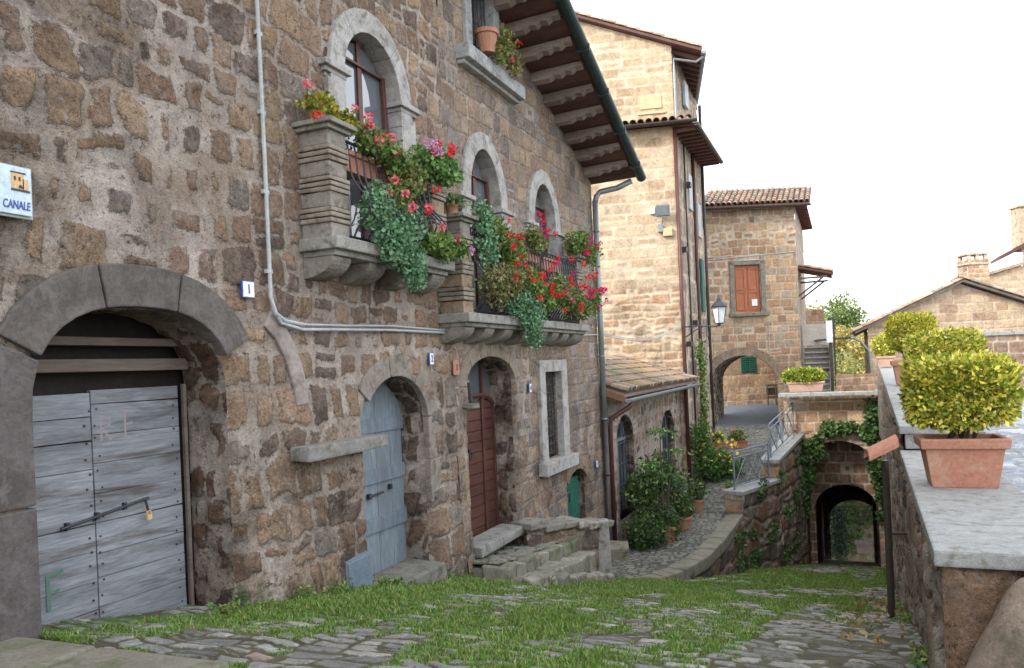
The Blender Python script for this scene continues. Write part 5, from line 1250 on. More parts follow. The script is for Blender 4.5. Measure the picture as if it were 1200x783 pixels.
def hedge_pot(label, c, w_, d_, h_, crown_c, crown_r, n, ls, potmat='terra', cols=GV, rot=0, name='potted_hedge', box=4, group=None, stems=True, lump=.25, shell=.45):
    c = Vector(c); R = Matrix.Rotation(rot, 3, 'Z'); t = thing(name, label, 'potted shrub', tuple(c), group)
    mb = MB(); pot_box(mb, c, w_, d_, h_, R); p = mb.build('pot', MT[potmat], t, bev=.012)
    mb = MB(); mb.box(c + Vector((0, 0, h_ - .05)), (w_ - .06, d_ - .06, .02), R); mb.build('soil', MT['soil'], t)
    cc = c + Vector(crown_c)
    if stems:
        mb = MB()
        for i in range(9): e = cc + Vector((random.uniform(-.7, .7) * crown_r[0], random.uniform(-.7, .7) * crown_r[1], random.uniform(-.5, .4) * crown_r[2])); b0 = c + Vector((random.uniform(-.09, .09), random.uniform(-.05, .05), h_ - .06)); mb.tube([b0, b0.lerp(e, .5) + Vector((0, 0, .03)), e], [.011, .008, .004], 5)
        mb.build('stem', MT['bark'], t)
    P = blob(n, cc, crown_r, shell, box=box, lump=lump); 
    if rot: pass
    leaves('foliage', P, ls, cols, MT['leaf'], t, up=.9, asp=.6, dirs=(P - np.array(cc)) / np.array(crown_r) * 1.0, jit=1.6)
    return t
yc = .04
hedge_pot('large terracotta trough with a clipped yellow-green hedge on the near parapet', (.67, 5.78, -.90), .47, .33, .32, (.0, .0, .615), (.315, .24, .215), 11000, .037, rot=yc, box=5, lump=.24, shell=.5)
hedge_pot('reddish pot with a yellow-green hedge second along the parapet', (.98, 9.9, -.60), .62, .36, .30, (.04, 0, .54), (.38, .30, .24), 7500, .042)
hedge_pot('reddish pot with a tall yellow hedge third along the parapet', (.90, 12.9, -.52), .5, .34, .36, (.02, 0, .78), (.32, .26, .27), 5500, .045, cols=[(.58, .52, .06), (.44, .42, .05), (.16, .22, .03), (.50, .48, .07)])
hedge_pot('small pale pot with a round bright yellow shrub farthest along the parapet', (.80, 18.3, -.34), .34, .3, .22, (0, 0, .42), (.24, .22, .25), 1500, .07, potmat='pinkterra', cols=[(.62, .58, .12), (.5, .5, .1), (.3, .36, .06)], box=2.2)
hedge_pot('pale rectangular planter with a low yellow-green hedge on the bridge parapet', (-.95, 21.3, -.97), .88, .30, .26, (-.04, 0, .42), (.50, .24, .18), 3000, .065, potmat='pinkterra', cols=[(.42, .42, .06), (.25, .32, .04), (.12, .2, .03)], box=3, stems=False)

# ================================================================ HOUSES BEYOND THE TERRACE
gb = thing('gabled_house', 'low brown stone house with a wide tiled gable behind the potted hedges', 'house', (3.5, 29.8, -1.3))
FA = Fr((.75, 28.64, 0), (.918, .396, 0)); up_ = 3.12
gt = lambda u: np.where(u < up_, 2.16 - .43 * (up_ - u), 2.16 - .36 * (u - up_))
ma = MA(); ma.wall(FA, rng_(0, 9.5, .045), rng_(-2.6, 2.3, .04), dict(ST_BRK, pal=[((.46, .34, .23), 3), ((.50, .39, .26), 2), ((.42, .30, .20), 2)], rowh=(.26, .32), colw=(.35, .7)), seed=180, holes=[Above(gt)], dirt=.25, moss=-.3, snap=.03)
ma.wall(Fr((.75, 33.5, 0), (0, -1, 0)), rng_(0, 4.86, .1), rng_(-2.6, .8, .08), ST_BRK, seed=181)
ma.build('wall', MT['brick'], gb)
bkA = Vector((0, 1, 0))
mb = MB()
for (u0, u1) in ((-.55, up_), (up_, 9.6)):
    a_ = FA.pt(u0, float(gt(u0)) + .02, .28); b2 = FA.pt(u1, float(gt(u1)) + .02, .28); mb.prism([a_, b2, b2 + bkA * 6, a_ + bkA * 6], (0, 0, .08))
gbr = mb.build('roof', MT['oldwood'], gb)
slA = (FA.u + Vector((0, 0, .43))).normalized()
tile_roof('roof_tiles', FA.pt(-.62, float(gt(-.62)) + .11, .34), bkA, slA, 26, 11, gbr, tw=.22, tl=.45)
tile_roof('roof_tiles', FA.pt(9.6, float(gt(9.6)) + .11, .34), bkA, (-FA.u + Vector((0, 0, .36))).normalized(), 26, 19, gbr, tw=.22, tl=.45, hue=1.1)
mb = MB(); gutter(mb, FA.pt(-.66, .52, .3), FA.pt(-.66, .52, -5.6), .07); mb.tube([FA.pt(-.62, .5, .1), FA.pt(-.3, .35, .1), FA.pt(-.02, .0, .08), FA.pt(.02, -1.9, .08)], .04, 8); mb.build('gutter', MT['zinc'], gbr, smooth=True)
ch = thing('chimney_stack', 'stubby square stone chimney with pale cap stones behind the gable ridge', 'chimney', tuple(FA.pt(4.1, 2, -.8)))
cF = Fr(FA.pt(3.80, 0, -.6), FA.u); ma = MA(); ma.wall(cF, rng_(0, .74, .04), rng_(1.4, 3.0, .04), dict(ST_BRK, rowh=(.14, .2), colw=(.2, .35)), seed=183, dirt=.3)
ma.wall(Fr(cF.pt(0, 0, -.6), cF.n), rng_(0, .6, .04), rng_(1.4, 3.0, .04), dict(ST_BRK, rowh=(.14, .2), colw=(.2, .35)), seed=184); ma.build('stack', MT['brick'], ch)
mb = MB(); mb.box(cF.pt(.37, 2.86, -.3), (.84, .7, .07), cF.R(), col=(1.4, 1.2, 1)); mb.box(cF.pt(.37, 3.2, -.3), (.8, .66, .07), cF.R(), col=(1.4, 1.2, 1))
for a in (.08, .37, .66): mb.box(cF.pt(a, 3.03, -.06), (.12, .12, .3), cF.R(), col=(1.4, 1.2, 1)); mb.box(cF.pt(a, 3.03, -.54), (.12, .12, .3), cF.R(), col=(1.4, 1.2, 1))
mb.build('cap', MT['peperino'], ch, bev=.01)
fh = thing('ridge_house', 'taller pale stone house cut by the right edge of the picture above the gable', 'house', (6.5, 37.6, 0))
FF = Fr((5.6, 37.26, 0), (.918, .396, 0)); ma = MA()
ma.wall(FF, rng_(0, 7, .08), rng_(-1, 5.9, .07), dict(ST_BRK, pal=[((.46, .35, .24), 2), ((.5, .4, .28), 2)]), seed=185, holes=[Above(lambda u: np.where(u < 1.42, 2.92 + .25 * u, 3.9 + 0 * u))], snap=.05, dirt=.1, moss=-.4)
ma.build('wall', MT['tower'], fh)
mb = MB(); mb.prism([FF.pt(.35, 3.55, .2), FF.pt(1.9, 4.25, .2), FF.pt(6, 6.0, .2), FF.pt(6, 6.15, .2), FF.pt(1.9, 4.42, .2), FF.pt(.35, 3.68, .2)], bkA * 2); fr_ = mb.build('roof', MT['eavewood'], fh)
mb = MB(); mb.prism([FF.pt(-.2, 2.90, .15), FF.pt(1.4, 3.3, .15), FF.pt(1.4, 3.42, .15), FF.pt(-.2, 3.02, .15)], bkA * 3); mb.build('lower_roof', MT['tile'], fh)
mb = MB(); mb.box(FF.pt(2.35, 4.95, -1.2), (.7, .6, 1.9), FF.R(), col=(1.3, 1.05, .8)); mb.box(FF.pt(2.35, 5.9, -1.2), (.85, .75, .08), FF.R(), col=(1.3, 1.05, .8)); mb.build('chimney', MT['peperino'], fr_, bev=.01)
tb = thing('terrace_back_wall', 'brown block wall with a dark coping closing the cobbled terrace', 'wall', (4, 20, -1))
FK = Fr((2.0, 20.6, 0), (.918, .396, 0)); ma = MA(); ma.wall(FK, rng_(0, 5.5, .04), rng_(-1.5, .25, .035), dict(ST_BRK, pal=[((.30, .20, .15), 2), ((.25, .17, .13), 2)]), seed=187, dirt=.4, moss=0.); ma.build('wall', MT['brick'], tb)
mb = MB(); cop(mb, FK.pt(-.05, 0, 0), FK.pt(5.5, 0, 0), .33, .33, .35, 6, .09); mb.build('coping', MT['coping'], tb, bev=.015)

# ================================================================ OUTSIDE STAIR, BOARD, BOLLARD
sa = thing('outside_staircase', 'narrow grey outdoor staircase with a white parapet beside the gate house', 'staircase', (-.9, 28.6, -1.9))
mb = MB(); x0, x1 = -1.38, -.50
for i in range(13): mb.box(((x0 + x1) / 2, 28.35 + .2 * i, -2.05 + .19 * i), (x1 - x0, .26, .05), j=.004, col=(1, 1, 1)); mb.box(((x0 + x1) / 2, 28.45 + .2 * i, -2.16 + .19 * i), (x1 - x0 - .02, .26, .17), col=(.8, .76, .7))
mb.build('step', MT['peperino'], sa, bev=.008)
mb = MB(); mb.box((-.93, 31.0, .70), (.98, .14, .80)); mb.build('parapet', MT['palewall'], sa, bev=.01)
mb = MB(); mb.box((-.44, 29.6, -.9), (.12, 2.6, 1.0), Matrix.Rotation(.75, 3, 'X')); mb.build('side_string', MT['plaster'], sa)
nb = thing('notice_board', 'tall pale notice board on a dark post at the foot of the stair', 'sign', (-.5, 28.3, -1.9))
mb = MB(); mb.box((-.42, 28.25, -.35), (.10, .10, 3.1)); mb.box((-.30, 28.28, -.3), (.06, .08, 2.9)); mb.build('post', MT['darkpipe'], nb, bev=.01)
mb = MB(); mb.box((-.44, 28.17, .72), (.20, .04, .74)); mb.build('panel', MT['white'], nb, bev=.008)

# ================================================================ TREES BEYOND
def tree(label, c, h, r, cols, n, ls):
    c = Vector(c); t = thing('tree', label, 'tree', tuple(c), 'trees behind the stair')
    mb = MB(); top = c + Vector((0, 0, h * .62)); mb.tube([c, c.lerp(top, .5) + Vector((.15, 0, 0)), top], [.22, .16, .08], 7)
    for i in range(7):
        a = random.uniform(0, 6.28); s0 = c.lerp(top, random.uniform(.45, .95)); mb.tube([s0, s0 + Vector((math.cos(a) * r * .4, math.sin(a) * r * .4, h * .12)), s0 + Vector((math.cos(a) * r * .75, math.sin(a) * r * .75, h * .2))], [.08, .05, .02], 5)
    mb.build('trunk', MT['bark'], t)
    P = []
    for i in range(16):
        a = random.uniform(0, 6.28); q = random.uniform(.1, .75) * r; P.append(blob(n // 16, c + Vector((math.cos(a) * q, math.sin(a) * q, h * random.uniform(.45, .95))), (r * .42, r * .42, h * .14), .2, lump=.5))
    leaves('crown', np.concatenate(P), ls, cols, MT['leaf'], t)
G1 = [(.13, .19, .05), (.18, .25, .06), (.09, .14, .04)]; G2 = [(.34, .28, .08), (.40, .33, .12), (.26, .24, .07)]
tree('green tree just right of the notice board beyond the stair', (-.3, 62, -3.5), 7.4, 2.6, G1, 5200, .22)
tree('yellowing autumn tree between the stair and the gabled house', (1.2, 58, -4.5), 6.0, 2.6, G2, 5200, .2)
tree('pale yellow tree far behind the notice board', (-3.2, 75, -4), 8.2, 3.4, G2, 4500, .26)
tree('olive green tree low beside the gabled house eave', (.4, 48, -5.5), 5.4, 2.4, G1 + G2, 5200, .18)
0 and tree('bare twiggy tree top showing above the gable roof', (3.6, 60, -2.5), 7.2, 1.8, G1, 260, .16)
hl = []; 
P = np.stack([RN.uniform(-60, 60, 30000), RN.uniform(85, 110, 30000), RN.random(30000) ** 1.3], -1)
P[:, 2] = -8 + P[:, 2] * (9.0 + 2.5 * fnoise(P[:, 0] / 7, P[:, 1] / 9, 191, 4) * 1.5)
tag(leaves('far_woodland', P, .9, [(.12, .15, .06), (.2, .2, .08), (.09, .12, .05)], MT['leaf']), kind='stuff', label='far wooded slope fading behind the houses', cat='woodland')
bs = thing('low_garden_wall', 'low dark stone wall behind the bridge between stair and gabled house', 'wall', (.1, 27.8, -1.6))
ma = MA(); ma.wall(Fr((-.3, 27.6, 0), (1, .2, 0)), rng_(0, 1.4, .05), rng_(-2.4, -.72, .04), dict(ST_BRK, pal=PAL_R[:2]), seed=192, dirt=.7); ma.build('wall', MT['brick'], bs)

# ================================================================ BALCONY AND WINDOW PLANTS
GG = [(.10, .20, .045), (.14, .26, .06), (.07, .14, .035), (.19, .27, .07), (.26, .27, .09)]
GS = [(.12, .25, .13), (.16, .31, .17), (.09, .19, .10), (.20, .37, .20)]
GB = [(.17, .17, .07), (.25, .17, .08), (.13, .18, .05), (.19, .21, .07)]
RED = (.75, .02, .025); PNK = (.85, .18, .24); MAG = (.62, .02, .22); LIL = (.68, .32, .6)
def trough(mb, u0, u1, z, x=-3.82): pot_box(mb, Vector((x, (u0 + u1) / 2, z)), .17, u1 - u0, .17, Matrix.Identity(3), .015)
def flowering(name, label, blobs, flowers, pot=None, stems=None, cols=GG, ls=.045, group='potted plants on the balconies', fs=.06):
    """blobs: (u, z, x, ru, rz, rx, n); flowers: (u, z, x, colour)"""
    b0 = blobs[0]; t = thing(name, label, 'balcony plant', (b0[2], b0[0], b0[1]), group)
    P = np.concatenate([blob(b[6], (b[2], b[0], b[1]), (b[5], b[3], b[4]), .15, lump=.7) for b in blobs])
    leaves('foliage', P, ls, cols, MT['leaf'], t, up=.5, asp=.85, fold=.3)
    mb = MB()
    for b in blobs:
        for k in range(6): q = Vector((b[2], b[0], b[1])) + Vector((random.uniform(-.7, .7) * b[5], random.uniform(-.7, .7) * b[3], random.uniform(-.7, .7) * b[4])); o = Vector((-3.80, blobs[0][0], blobs[0][1])).lerp(Vector((b[2], b[0], b[1])), .6); mb.tube([o, o.lerp(q, .5) + Vector((.02, 0, .02)), q], .004, 4)
    for f in flowers: q = Vector((f[2], f[0], f[1])); mb.tube([q, q + Vector((-.05, random.uniform(-.04, .04), -.10))], .003, 4)
    mb.build('stem', MT['leafstem'], t)
    if flowers:
        by = blossoms('blossom', [(f[2], f[0], f[1]) for f in flowers], fs, [(1, 1, 1)], t)
        n = len(flowers); c = np.ones((n * 26, 4), np.float32); c[:, :3] = np.repeat(np.array([f[3] for f in flowers]), 26, axis=0) * (.75 + .5 * RN.random(n * 26))[:, None]
        by.data.color_attributes['col'].data.foreach_set('color', np.repeat(c, 4, axis=0).ravel())
    if pot:
        mb = MB(); 
        if pot[0] == 'box': trough(mb, *pot[1:])
        else: mb.lathe(pot[1], [(.001, 0), (.07 * pot[2], 0), (.10 * pot[2], .17 * pot[2]), (.115 * pot[2], .17 * pot[2]), (.115 * pot[2], .21 * pot[2]), (.095 * pot[2], .21 * pot[2]), (.09 * pot[2], .17 * pot[2])], 16)
        mb.build('pot', MT['terra'], t)
    return t
MT['leafstem'] = rand_mat('green_stem', (.10, .13, .05), (.07, .08, .03), 9, .7, 0)
def rf(u0, u1, z0, z1, x0, x1, cs, n): return [(random.uniform(u0, u1), random.uniform(z0, z1), random.uniform(x0, x1), random.choice(cs)) for _ in range(n)]
# balcony one
flowering('yellowing_plant', 'yellow-green leafy plant in a shallow bowl on the left pillar of the first balcony', [(5.18, 2.19, -3.82, .17, .09, .13, 420), (5.38, 2.08, -3.72, .15, .12, .10, 260)], [(4.96, 2.03, -3.70, RED), (5.0, 2.30, -3.8, PNK), (5.45, 2.22, -3.68, PNK)], ('round', Vector((-3.84, 5.16, 2.03)), .8), cols=[(.30, .32, .04), (.16, .24, .04), (.34, .26, .04)])
flowering('geranium', 'pink geranium straggling over the left end of the first balcony rail', [(5.68, 1.98, -3.66, .28, .13, .12, 600), (5.95, 1.90, -3.62, .2, .14, .12, 400)], rf(5.4, 6.05, 1.92, 2.12, -3.62, -3.5, [PNK, RED, PNK], 7), ('box', 5.38, 5.85, 1.70))
flowering('trailing_stonecrop', 'blue-green trailing stonecrop hanging below the first balcony', [(5.58, 1.38, -3.58, .24, .22, .12, 900), (5.8, 1.12, -3.55, .28, .22, .12, 1100), (6.08, .95, -3.55, .2, .24, .11, 800), (6.05, 1.28, -3.56, .25, .2, .1, 700)], [], cols=GS, ls=.038)
flowering('geranium', 'leggy geranium with pink heads in the middle of the first balcony', [(6.1, 1.66, -3.64, .28, .16, .10, 380), (6.25, 1.85, -3.66, .3, .15, .12, 480), (5.9, 1.5, -3.6, .14, .2, .08, 200)], rf(5.65, 6.5, 1.35, 1.75, -3.56, -3.46, [PNK, PNK, PNK, RED], 10), ('box', 5.95, 6.5, 1.68), cols=GB + GG, fs=.06)
flowering('geranium', 'light green geranium, red and lilac heads, right pillar of first balcony', [(6.72, 2.04, -3.66, .3, .16, .16, 1200), (6.95, 2.0, -3.62, .2, .15, .14, 700)], rf(6.4, 6.65, 2.08, 2.2, -3.62, -3.5, [LIL], 5) + rf(6.55, 7.15, 1.98, 2.26, -3.62, -3.5, [RED], 6), ('box', 6.45, 6.95, 1.78), cols=[(.13, .26, .07), (.18, .32, .09), (.09, .19, .05)])
flowering('trailing_geranium', 'green trailing geranium with magenta heads low at the right end of the first balcony', [(6.65, 1.2, -3.56, .35, .13, .12, 900), (6.98, 1.22, -3.56, .18, .10, .1, 400)], [(6.82, 1.28, -3.46, MAG), (7.12, 1.20, -3.46, LIL), (6.5, 1.35, -3.46, PNK)], cols=[(.12, .22, .05), (.2, .3, .07), (.08, .15, .04)])
# second balcony
flowering('succulent', 'small bronze succulent in a clay pot on the left pillar of the second balcony', [(7.42, 1.80, -3.80, .16, .07, .12, 260)], [], ('round', Vector((-3.82, 7.42, 1.63)), .7), cols=GB + GS)
flowering('trailing_stonecrop', 'blue-green stonecrop cascading beside the left pillar of the second balcony', [(7.78, 1.66, -3.62, .17, .2, .12, 620), (7.80, 1.35, -3.6, .18, .25, .12, 650)], [], cols=GS, ls=.038)
flowering('trailing_stonecrop', 'long blue-green stonecrop hanging furthest below the second balcony', [(8.5, .82, -3.55, .25, .25, .11, 900), (8.85, .62, -3.53, .3, .28, .12, 1100), (8.95, .38, -3.53, .16, .2, .1, 420)], [], cols=GS, ls=.038)
flowering('geranium', 'tall leafy geranium with few red heads left of centre on the second balcony', [(8.15, 1.52, -3.64, .3, .2, .14, 900), (8.45, 1.38, -3.6, .35, .2, .14, 900)], rf(8.0, 8.9, 1.1, 1.55, -3.52, -3.42, [RED], 6) + [(8.35, 1.72, -3.55, PNK)], ('box', 8.0, 8.7, 1.28), cols=GG)
flowering('geranium', 'browning ivy geranium low on the left of the second balcony', [(7.9, .92, -3.56, .35, .22, .14, 900), (8.3, .98, -3.54, .35, .2, .14, 900)], rf(7.9, 8.6, .75, 1.2, -3.45, -3.36, [RED], 5), None, cols=GB, ls=.04)
flowering('geranium', 'red geranium massed against the middle of the second balcony', [(8.95, 1.0, -3.54, .35, .22, .14, 900), (9.3, .85, -3.52, .3, .18, .13, 700)], rf(8.7, 9.6, .8, 1.45, -3.44, -3.36, [RED], 13), None, cols=GG)
flowering('geranium', 'magenta and red geranium rising above the middle of the second balcony rail', [(9.5, 1.66, -3.7, .35, .15, .16, 800)], rf(9.3, 9.9, 1.7, 1.95, -3.62, -3.5, [MAG, MAG, RED], 8), ('box', 9.2, 9.8, 1.38), cols=GB + GG)
flowering('geranium', 'bright red geranium spilling from the right half of the second balcony', [(9.95, 1.0, -3.52, .35, .25, .14, 800), (10.5, .88, -3.52, .4, .2, .14, 800), (11.0, .8, -3.54, .3, .15, .12, 460)], rf(9.5, 11.3, .68, 1.45, -3.42, -3.34, [RED, RED, RED, MAG], 26), ('box', 9.9, 10.6, 1.32), cols=GG + GB)
flowering('geranium', 'red geranium in a pale pot on the right pillar of the second balcony', [(11.3, 1.85, -3.68, .4, .2, .2, 900), (11.65, 1.7, -3.62, .25, .22, .16, 500)], rf(10.95, 11.9, 1.6, 2.05, -3.52, -3.4, [RED, RED, MAG], 9), ('round', Vector((-3.80, 11.36, 1.66)), 1.0), cols=GG)
flowering('geranium', 'small red flowered plant hanging at the outer right end of the second balcony', [(11.7, .95, -3.6, .22, .22, .12, 380)], rf(11.5, 11.95, .75, 1.25, -3.5, -3.42, [RED, RED, MAG], 7), None, cols=GG)
t = flowering('potted_plant', 'straggly plant in a clay pot on the sill of the upper window', [(8.98, 4.08, -3.78, .26, .22, .12, 380), (8.75, 3.86, -3.76, .15, .16, .1, 160), (9.2, 3.9, -3.74, .16, .2, .1, 160)], [(9.35, 4.2, -3.72, RED), (9.0, 3.86, -3.7, PNK)], ('round', Vector((-3.86, 8.62, 3.84)), 1.3), cols=[(.2, .25, .06), (.26, .2, .08), (.14, .19, .05)], group='window sill plant')

# ================================================================ PLANTS ALONG THE ANNEX
def shrub(name, label, blobs, cols, ls, extra=None, asp=.5, cat='shrub', group=None, lump=.6):
    b0 = blobs[0]; t = thing(name, label, cat, (b0[0], b0[1], float(zpath(b0[1]))), group)
    P = np.concatenate([blob(b[6], b[:3], b[3:6], .15, lump=lump) for b in blobs]); leaves('foliage', P, ls, cols, MT['leaf'], t, up=.6, asp=asp)
    mb = MB()
    for b in blobs:
        for k in range(7):
            g = Vector((b[0] + random.uniform(-.12, .12), b[1] + random.uniform(-.12, .12), float(zpath(b[1])))) ; q = Vector((b[0] + random.uniform(-.6, .6) * b[3], b[1] + random.uniform(-.6, .6) * b[4], b[2] + random.uniform(-.3, .5) * b[5])); mb.tube([g, g.lerp(q, .5) + Vector((.02, .02, .04)), q], [.012, .009, .004], 5)
    mb.build('stem', MT['bark'], t); return t
DG = [(.045, .10, .03), (.03, .07, .025), (.07, .13, .04), (.09, .15, .04)]
shrub('shrub', 'low dense green shrub in front of the first annex window', [(-3.42, 13.7, -3.1, .40, .45, .34, 1700), (-3.25, 14.3, -3.05, .4, .4, .38, 1300)], DG, .075)
shrub('shrub', 'leafy bush with pale flower heads against the annex wall', [(-3.55, 14.2, -2.45, .35, .5, .42, 1300), (-3.5, 15.2, -2.3, .35, .6, .4, 1000), (-3.4, 16.3, -2.75, .35, .6, .45, 900)], DG + [(.16, .22, .06)], .085)
# spiky plant
ag = thing('yucca', 'spiky dark green yucca rising from the shrubs by the annex', 'yucca', (-3.35, 14.9, -3.4)); mb = MB()
for i in range(70):
    a = random.uniform(0, 6.28); el = random.uniform(.15, 1.35); l = random.uniform(.45, .75); o = Vector((-3.33, 14.9, -2.55)); d1 = Vector((math.cos(a) * math.cos(el), math.sin(a) * math.cos(el), math.sin(el))); sd2 = Vector((-math.sin(a), math.cos(a), 0))
    P = [o, o + d1 * l * .5, o + d1 * l + Vector((0, 0, -.16 * l * math.cos(el)))]; w_ = [.016, .026, .001]; q = random.uniform(.6, 1.3); vs = []
    for p, ww in zip(P, w_): vs += [p - sd2 * ww, p + sd2 * ww]
    mb.add(vs, [(0, 1, 3, 2), (2, 3, 5, 4)], (.05 * q, .11 * q, .055 * q))
mb.build('foliage', MT['leaf'], ag); mb = MB(); mb.tube([(-3.33, 14.9, -3.45), (-3.33, 14.9, -2.5)], .05, 8); mb.build('trunk', MT['bark'], ag)
# tall thin plant with drooping leaf whorls
tp = thing('tall_potted_plant', 'tall thin-stemmed plant with drooping leaf tufts in front of the annex', 'potted plant', (-3.2, 14.2, -3.4)); mb = MB(); lp = []
for (x, y, z, b) in ((-3.22, 14.3, -1.28, .0), (-3.02, 14.5, -1.68, .06), (-3.3, 14.0, -1.85, -.05), (-3.12, 14.2, -2.1, .05)):
    mb.tube([(-3.2 + b, 14.2, -3.3), (-3.2 + b * 2, 14.2, -2.4), (x, y, z)], [.018, .015, .009], 6)
    for k in range(15): a = random.uniform(0, 6.28); r_ = .32; lp.append((x, y, z, a, r_))
mb.build('stem', MT['bark'], tp)
P = []; D = []
for x, y, z, a, r_ in lp:
    for k in range(7): s_ = k / 6; P.append((x + math.cos(a) * r_ * s_, y + math.sin(a) * r_ * s_, z + .06 * s_ - .16 * s_ * s_)); D.append((math.cos(a) * .6, math.sin(a) * .6, -.5))
leaves('foliage', np.array(P), .085, [(.09, .2, .05), (.14, .27, .07), (.06, .14, .04)], MT['leaf'], tp, dirs=np.array(D), up=0, asp=.4)
mb = MB(); mb.lathe((-3.16, 14.2, -3.4), [(.001, 0), (.13, 0), (.18, .28), (.20, .28), (.20, .34), (.17, .34), (.16, .28), (.001, .28)], 18); mb.build('pot', MT['terra'], tp)
for (x, y, s_, lb) in ((-3.05, 15.3, 1.0, 'clay pot with a small green plant nearest the yucca'), (-3.1, 17.2, .9, 'clay pot with a tufted plant in front of the second annex window')):
    t = thing('potted_plant', lb, 'potted plant', (x, y, -3.4), 'clay pots along the annex'); mb = MB(); mb.lathe((x, y, -3.4), [(.001, 0), (.11 * s_, 0), (.16 * s_, .26), (.18 * s_, .26), (.18 * s_, .31), (.15 * s_, .31), (.14 * s_, .25), (.001, .25)], 18); mb.build('pot', MT['terra'], t)
    leaves('foliage', blob(420, (x, y, -2.92), (.24, .24, .25), .1, lump=.6), .08, DG + [(.2, .25, .06)], MT['leaf'], t)
# yellow flowering bush at the foot of the tall building
t = shrub('flowering_bush', 'loose green bush with yellow flowers at the foot of the tall building', [(-3.3, 20.6, -2.75, .5, .6, .5, 1700), (-2.9, 20.9, -2.95, .4, .5, .32, 900), (-3.55, 20.5, -2.1, .28, .4, .5, 700)], [(.08, .17, .04), (.11, .22, .05), (.06, .13, .035)], .11, asp=.4)
leaves('blossom', blob(70, (-3.15, 20.5, -2.45), (.55, .5, .6), .6), .10, [(.75, .62, .08)], MT['petal'], t, asp=.9)
t = thing('climbing_plant', 'thin green climber on the corner of the tall building above the yellow bush', 'climber', (-3.7, 21.6, -3)); 
mb = MB(); mb.tube([(-3.74, 21.6, -3.2), (-3.72, 21.7, -1.6), (-3.74, 22.0, -.4), (-3.72, 21.8, .4)], .014, 6); mb.build('stem', MT['bark'], t)
n = 700; z = RN.uniform(-2.4, .5, n); P = np.stack([-3.70 + .12 * RN.random(n), 21.75 + .35 * RN.normal(size=n) * (.4 + .3 * np.sin(z * 5)), z], -1); leaves('foliage', P, .11, GG, MT['leaf'], t, asp=.5)
# flower boxes in front of the gateway
for (x, y, w_, lb, fc) in ((-3.72, 24.3, .5, 'terracotta box of pink and white flowers left of the gateway', [(.7, .3, .5), (.7, .65, .7), (.7, .12, .3)]), (-3.15, 24.55, .62, 'longer terracotta box of green plants in front of the gateway', [(.6, .25, .2)])):
    t = thing('flower_box', lb, 'flower box', (x, y, float(zpath(y)))); z = float(zpath(y)); mb = MB(); pot_box(mb, Vector((x, y, z)), w_, .28, .24, Matrix.Rotation(.3, 3, 'Z'), .02); mb.build('pot', MT['terra'], t)
    leaves('foliage', blob(600, (x, y, z + .36), (w_ * .5, .2, .22), .1), .08, GG, MT['leaf'], t)
    blossoms('blossom', blob(14, (x, y, z + .42), (w_ * .5, .22, .2), .8), .07, fc, t)
t = thing('potted_plant', 'small orange clay pot standing on the upper path by the railing', 'potted plant', (-2.6, 18.6, -3.35)); mb = MB(); mb.lathe((-2.6, 18.6, -3.34), [(.001, 0), (.09, 0), (.13, .2), (.15, .2), (.15, .25), (.12, .25), (.11, .2), (.001, .2)], 14); mb.build('pot', MT['terra'], t); leaves('foliage', blob(90, (-2.6, 18.6, -3.02), (.12, .12, .12), .1), .07, GG, MT['leaf'], t)

# ================================================================ IVY
IV = [(.06, .12, .04), (.09, .17, .05), (.12, .2, .07), (.045, .09, .03)]
def ivy(label, paths, n, ls=.10, cat='ivy', th=.22, y=21.08, cols=IV):
    P = []
    for (x0, z0, x1, z1, w_, k) in paths:
        m = int(n * k); s_ = RN.random(m); x = lerp(x0, x1, s_) + w_ * RN.normal(size=m) * .5; z = lerp(z0, z1, s_) + w_ * RN.normal(size=m) * .5; P.append(np.stack([x, y - th * RN.random(m) ** 1.5 * np.exp(-((RN.random(m)) ** 2)), z], -1))
    P = np.concatenate(P); P = P[fnoise(P[:, 0] / .35, P[:, 2] / .35, int(n), 3) > -.22]
    t = thing('ivy', label, cat, (float(P[0][0]), y, float(P[:, 2].min())))
    leaves('foliage', P, ls, cols, MT['leaf'], t, up=-.3, asp=.85)
    mb = MB()
    for (x0, z0, x1, z1, w_, k) in paths: mb.tube([(x0, y - .02, z0), ((x0 + x1) / 2 + .05, y - .05, (z0 + z1) / 2), (x1, y - .02, z1)], .015, 5)
    mb.build('stem', MT['bark'], t); return t
ivy('thick ivy trailing over the left side of the tunnel arch', [(-1.15, -2.25, -.3, -1.86, .15, 1.4), (-1.2, -2.3, -1.05, -3.2, .22, 2.0), (-1.05, -2.2, -.7, -2.5, .2, .6), (-1.2, -3.0, -1.1, -4.0, .16, .7), (-.3, -1.95, .1, -1.85, .1, .35)], 1500)
ivy('ivy hanging down the right side of the tunnel arch', [(.60, -1.3, .64, -3.0, .16, 2.2), (.35, -1.9, .62, -2.2, .15, .9), (.62, -3.0, .70, -4.2, .08, .5)], 1300)
# plants rooted in the retaining wall
t = thing('wall_plants', 'ferns and weeds rooted in the mossy retaining wall', 'weeds', (-1.9, 18, -4.5)); P = []
for k in range(26):
    y = random.uniform(15.6, 21); x = np.interp(y, [12.3, 16.9, 18.9, 21.2], [-2.40, -2.10, -1.52, -1.08]) + .05; zt = np.interp(y, [15, 16.9, 17, 21], [-3.5, -3.5, -2.95, -2.3]); z = random.uniform(float(zst(y)) + .0, zt); r_ = random.uniform(.08, .22)
    P.append(blob(90, (x, y, z), (r_ * .5, r_ * 1.6, r_ * 1.3), .1, lump=.7))
leaves('foliage', np.concatenate(P), .075, IV, MT['leaf'], t); t['kind'] = 'stuff'

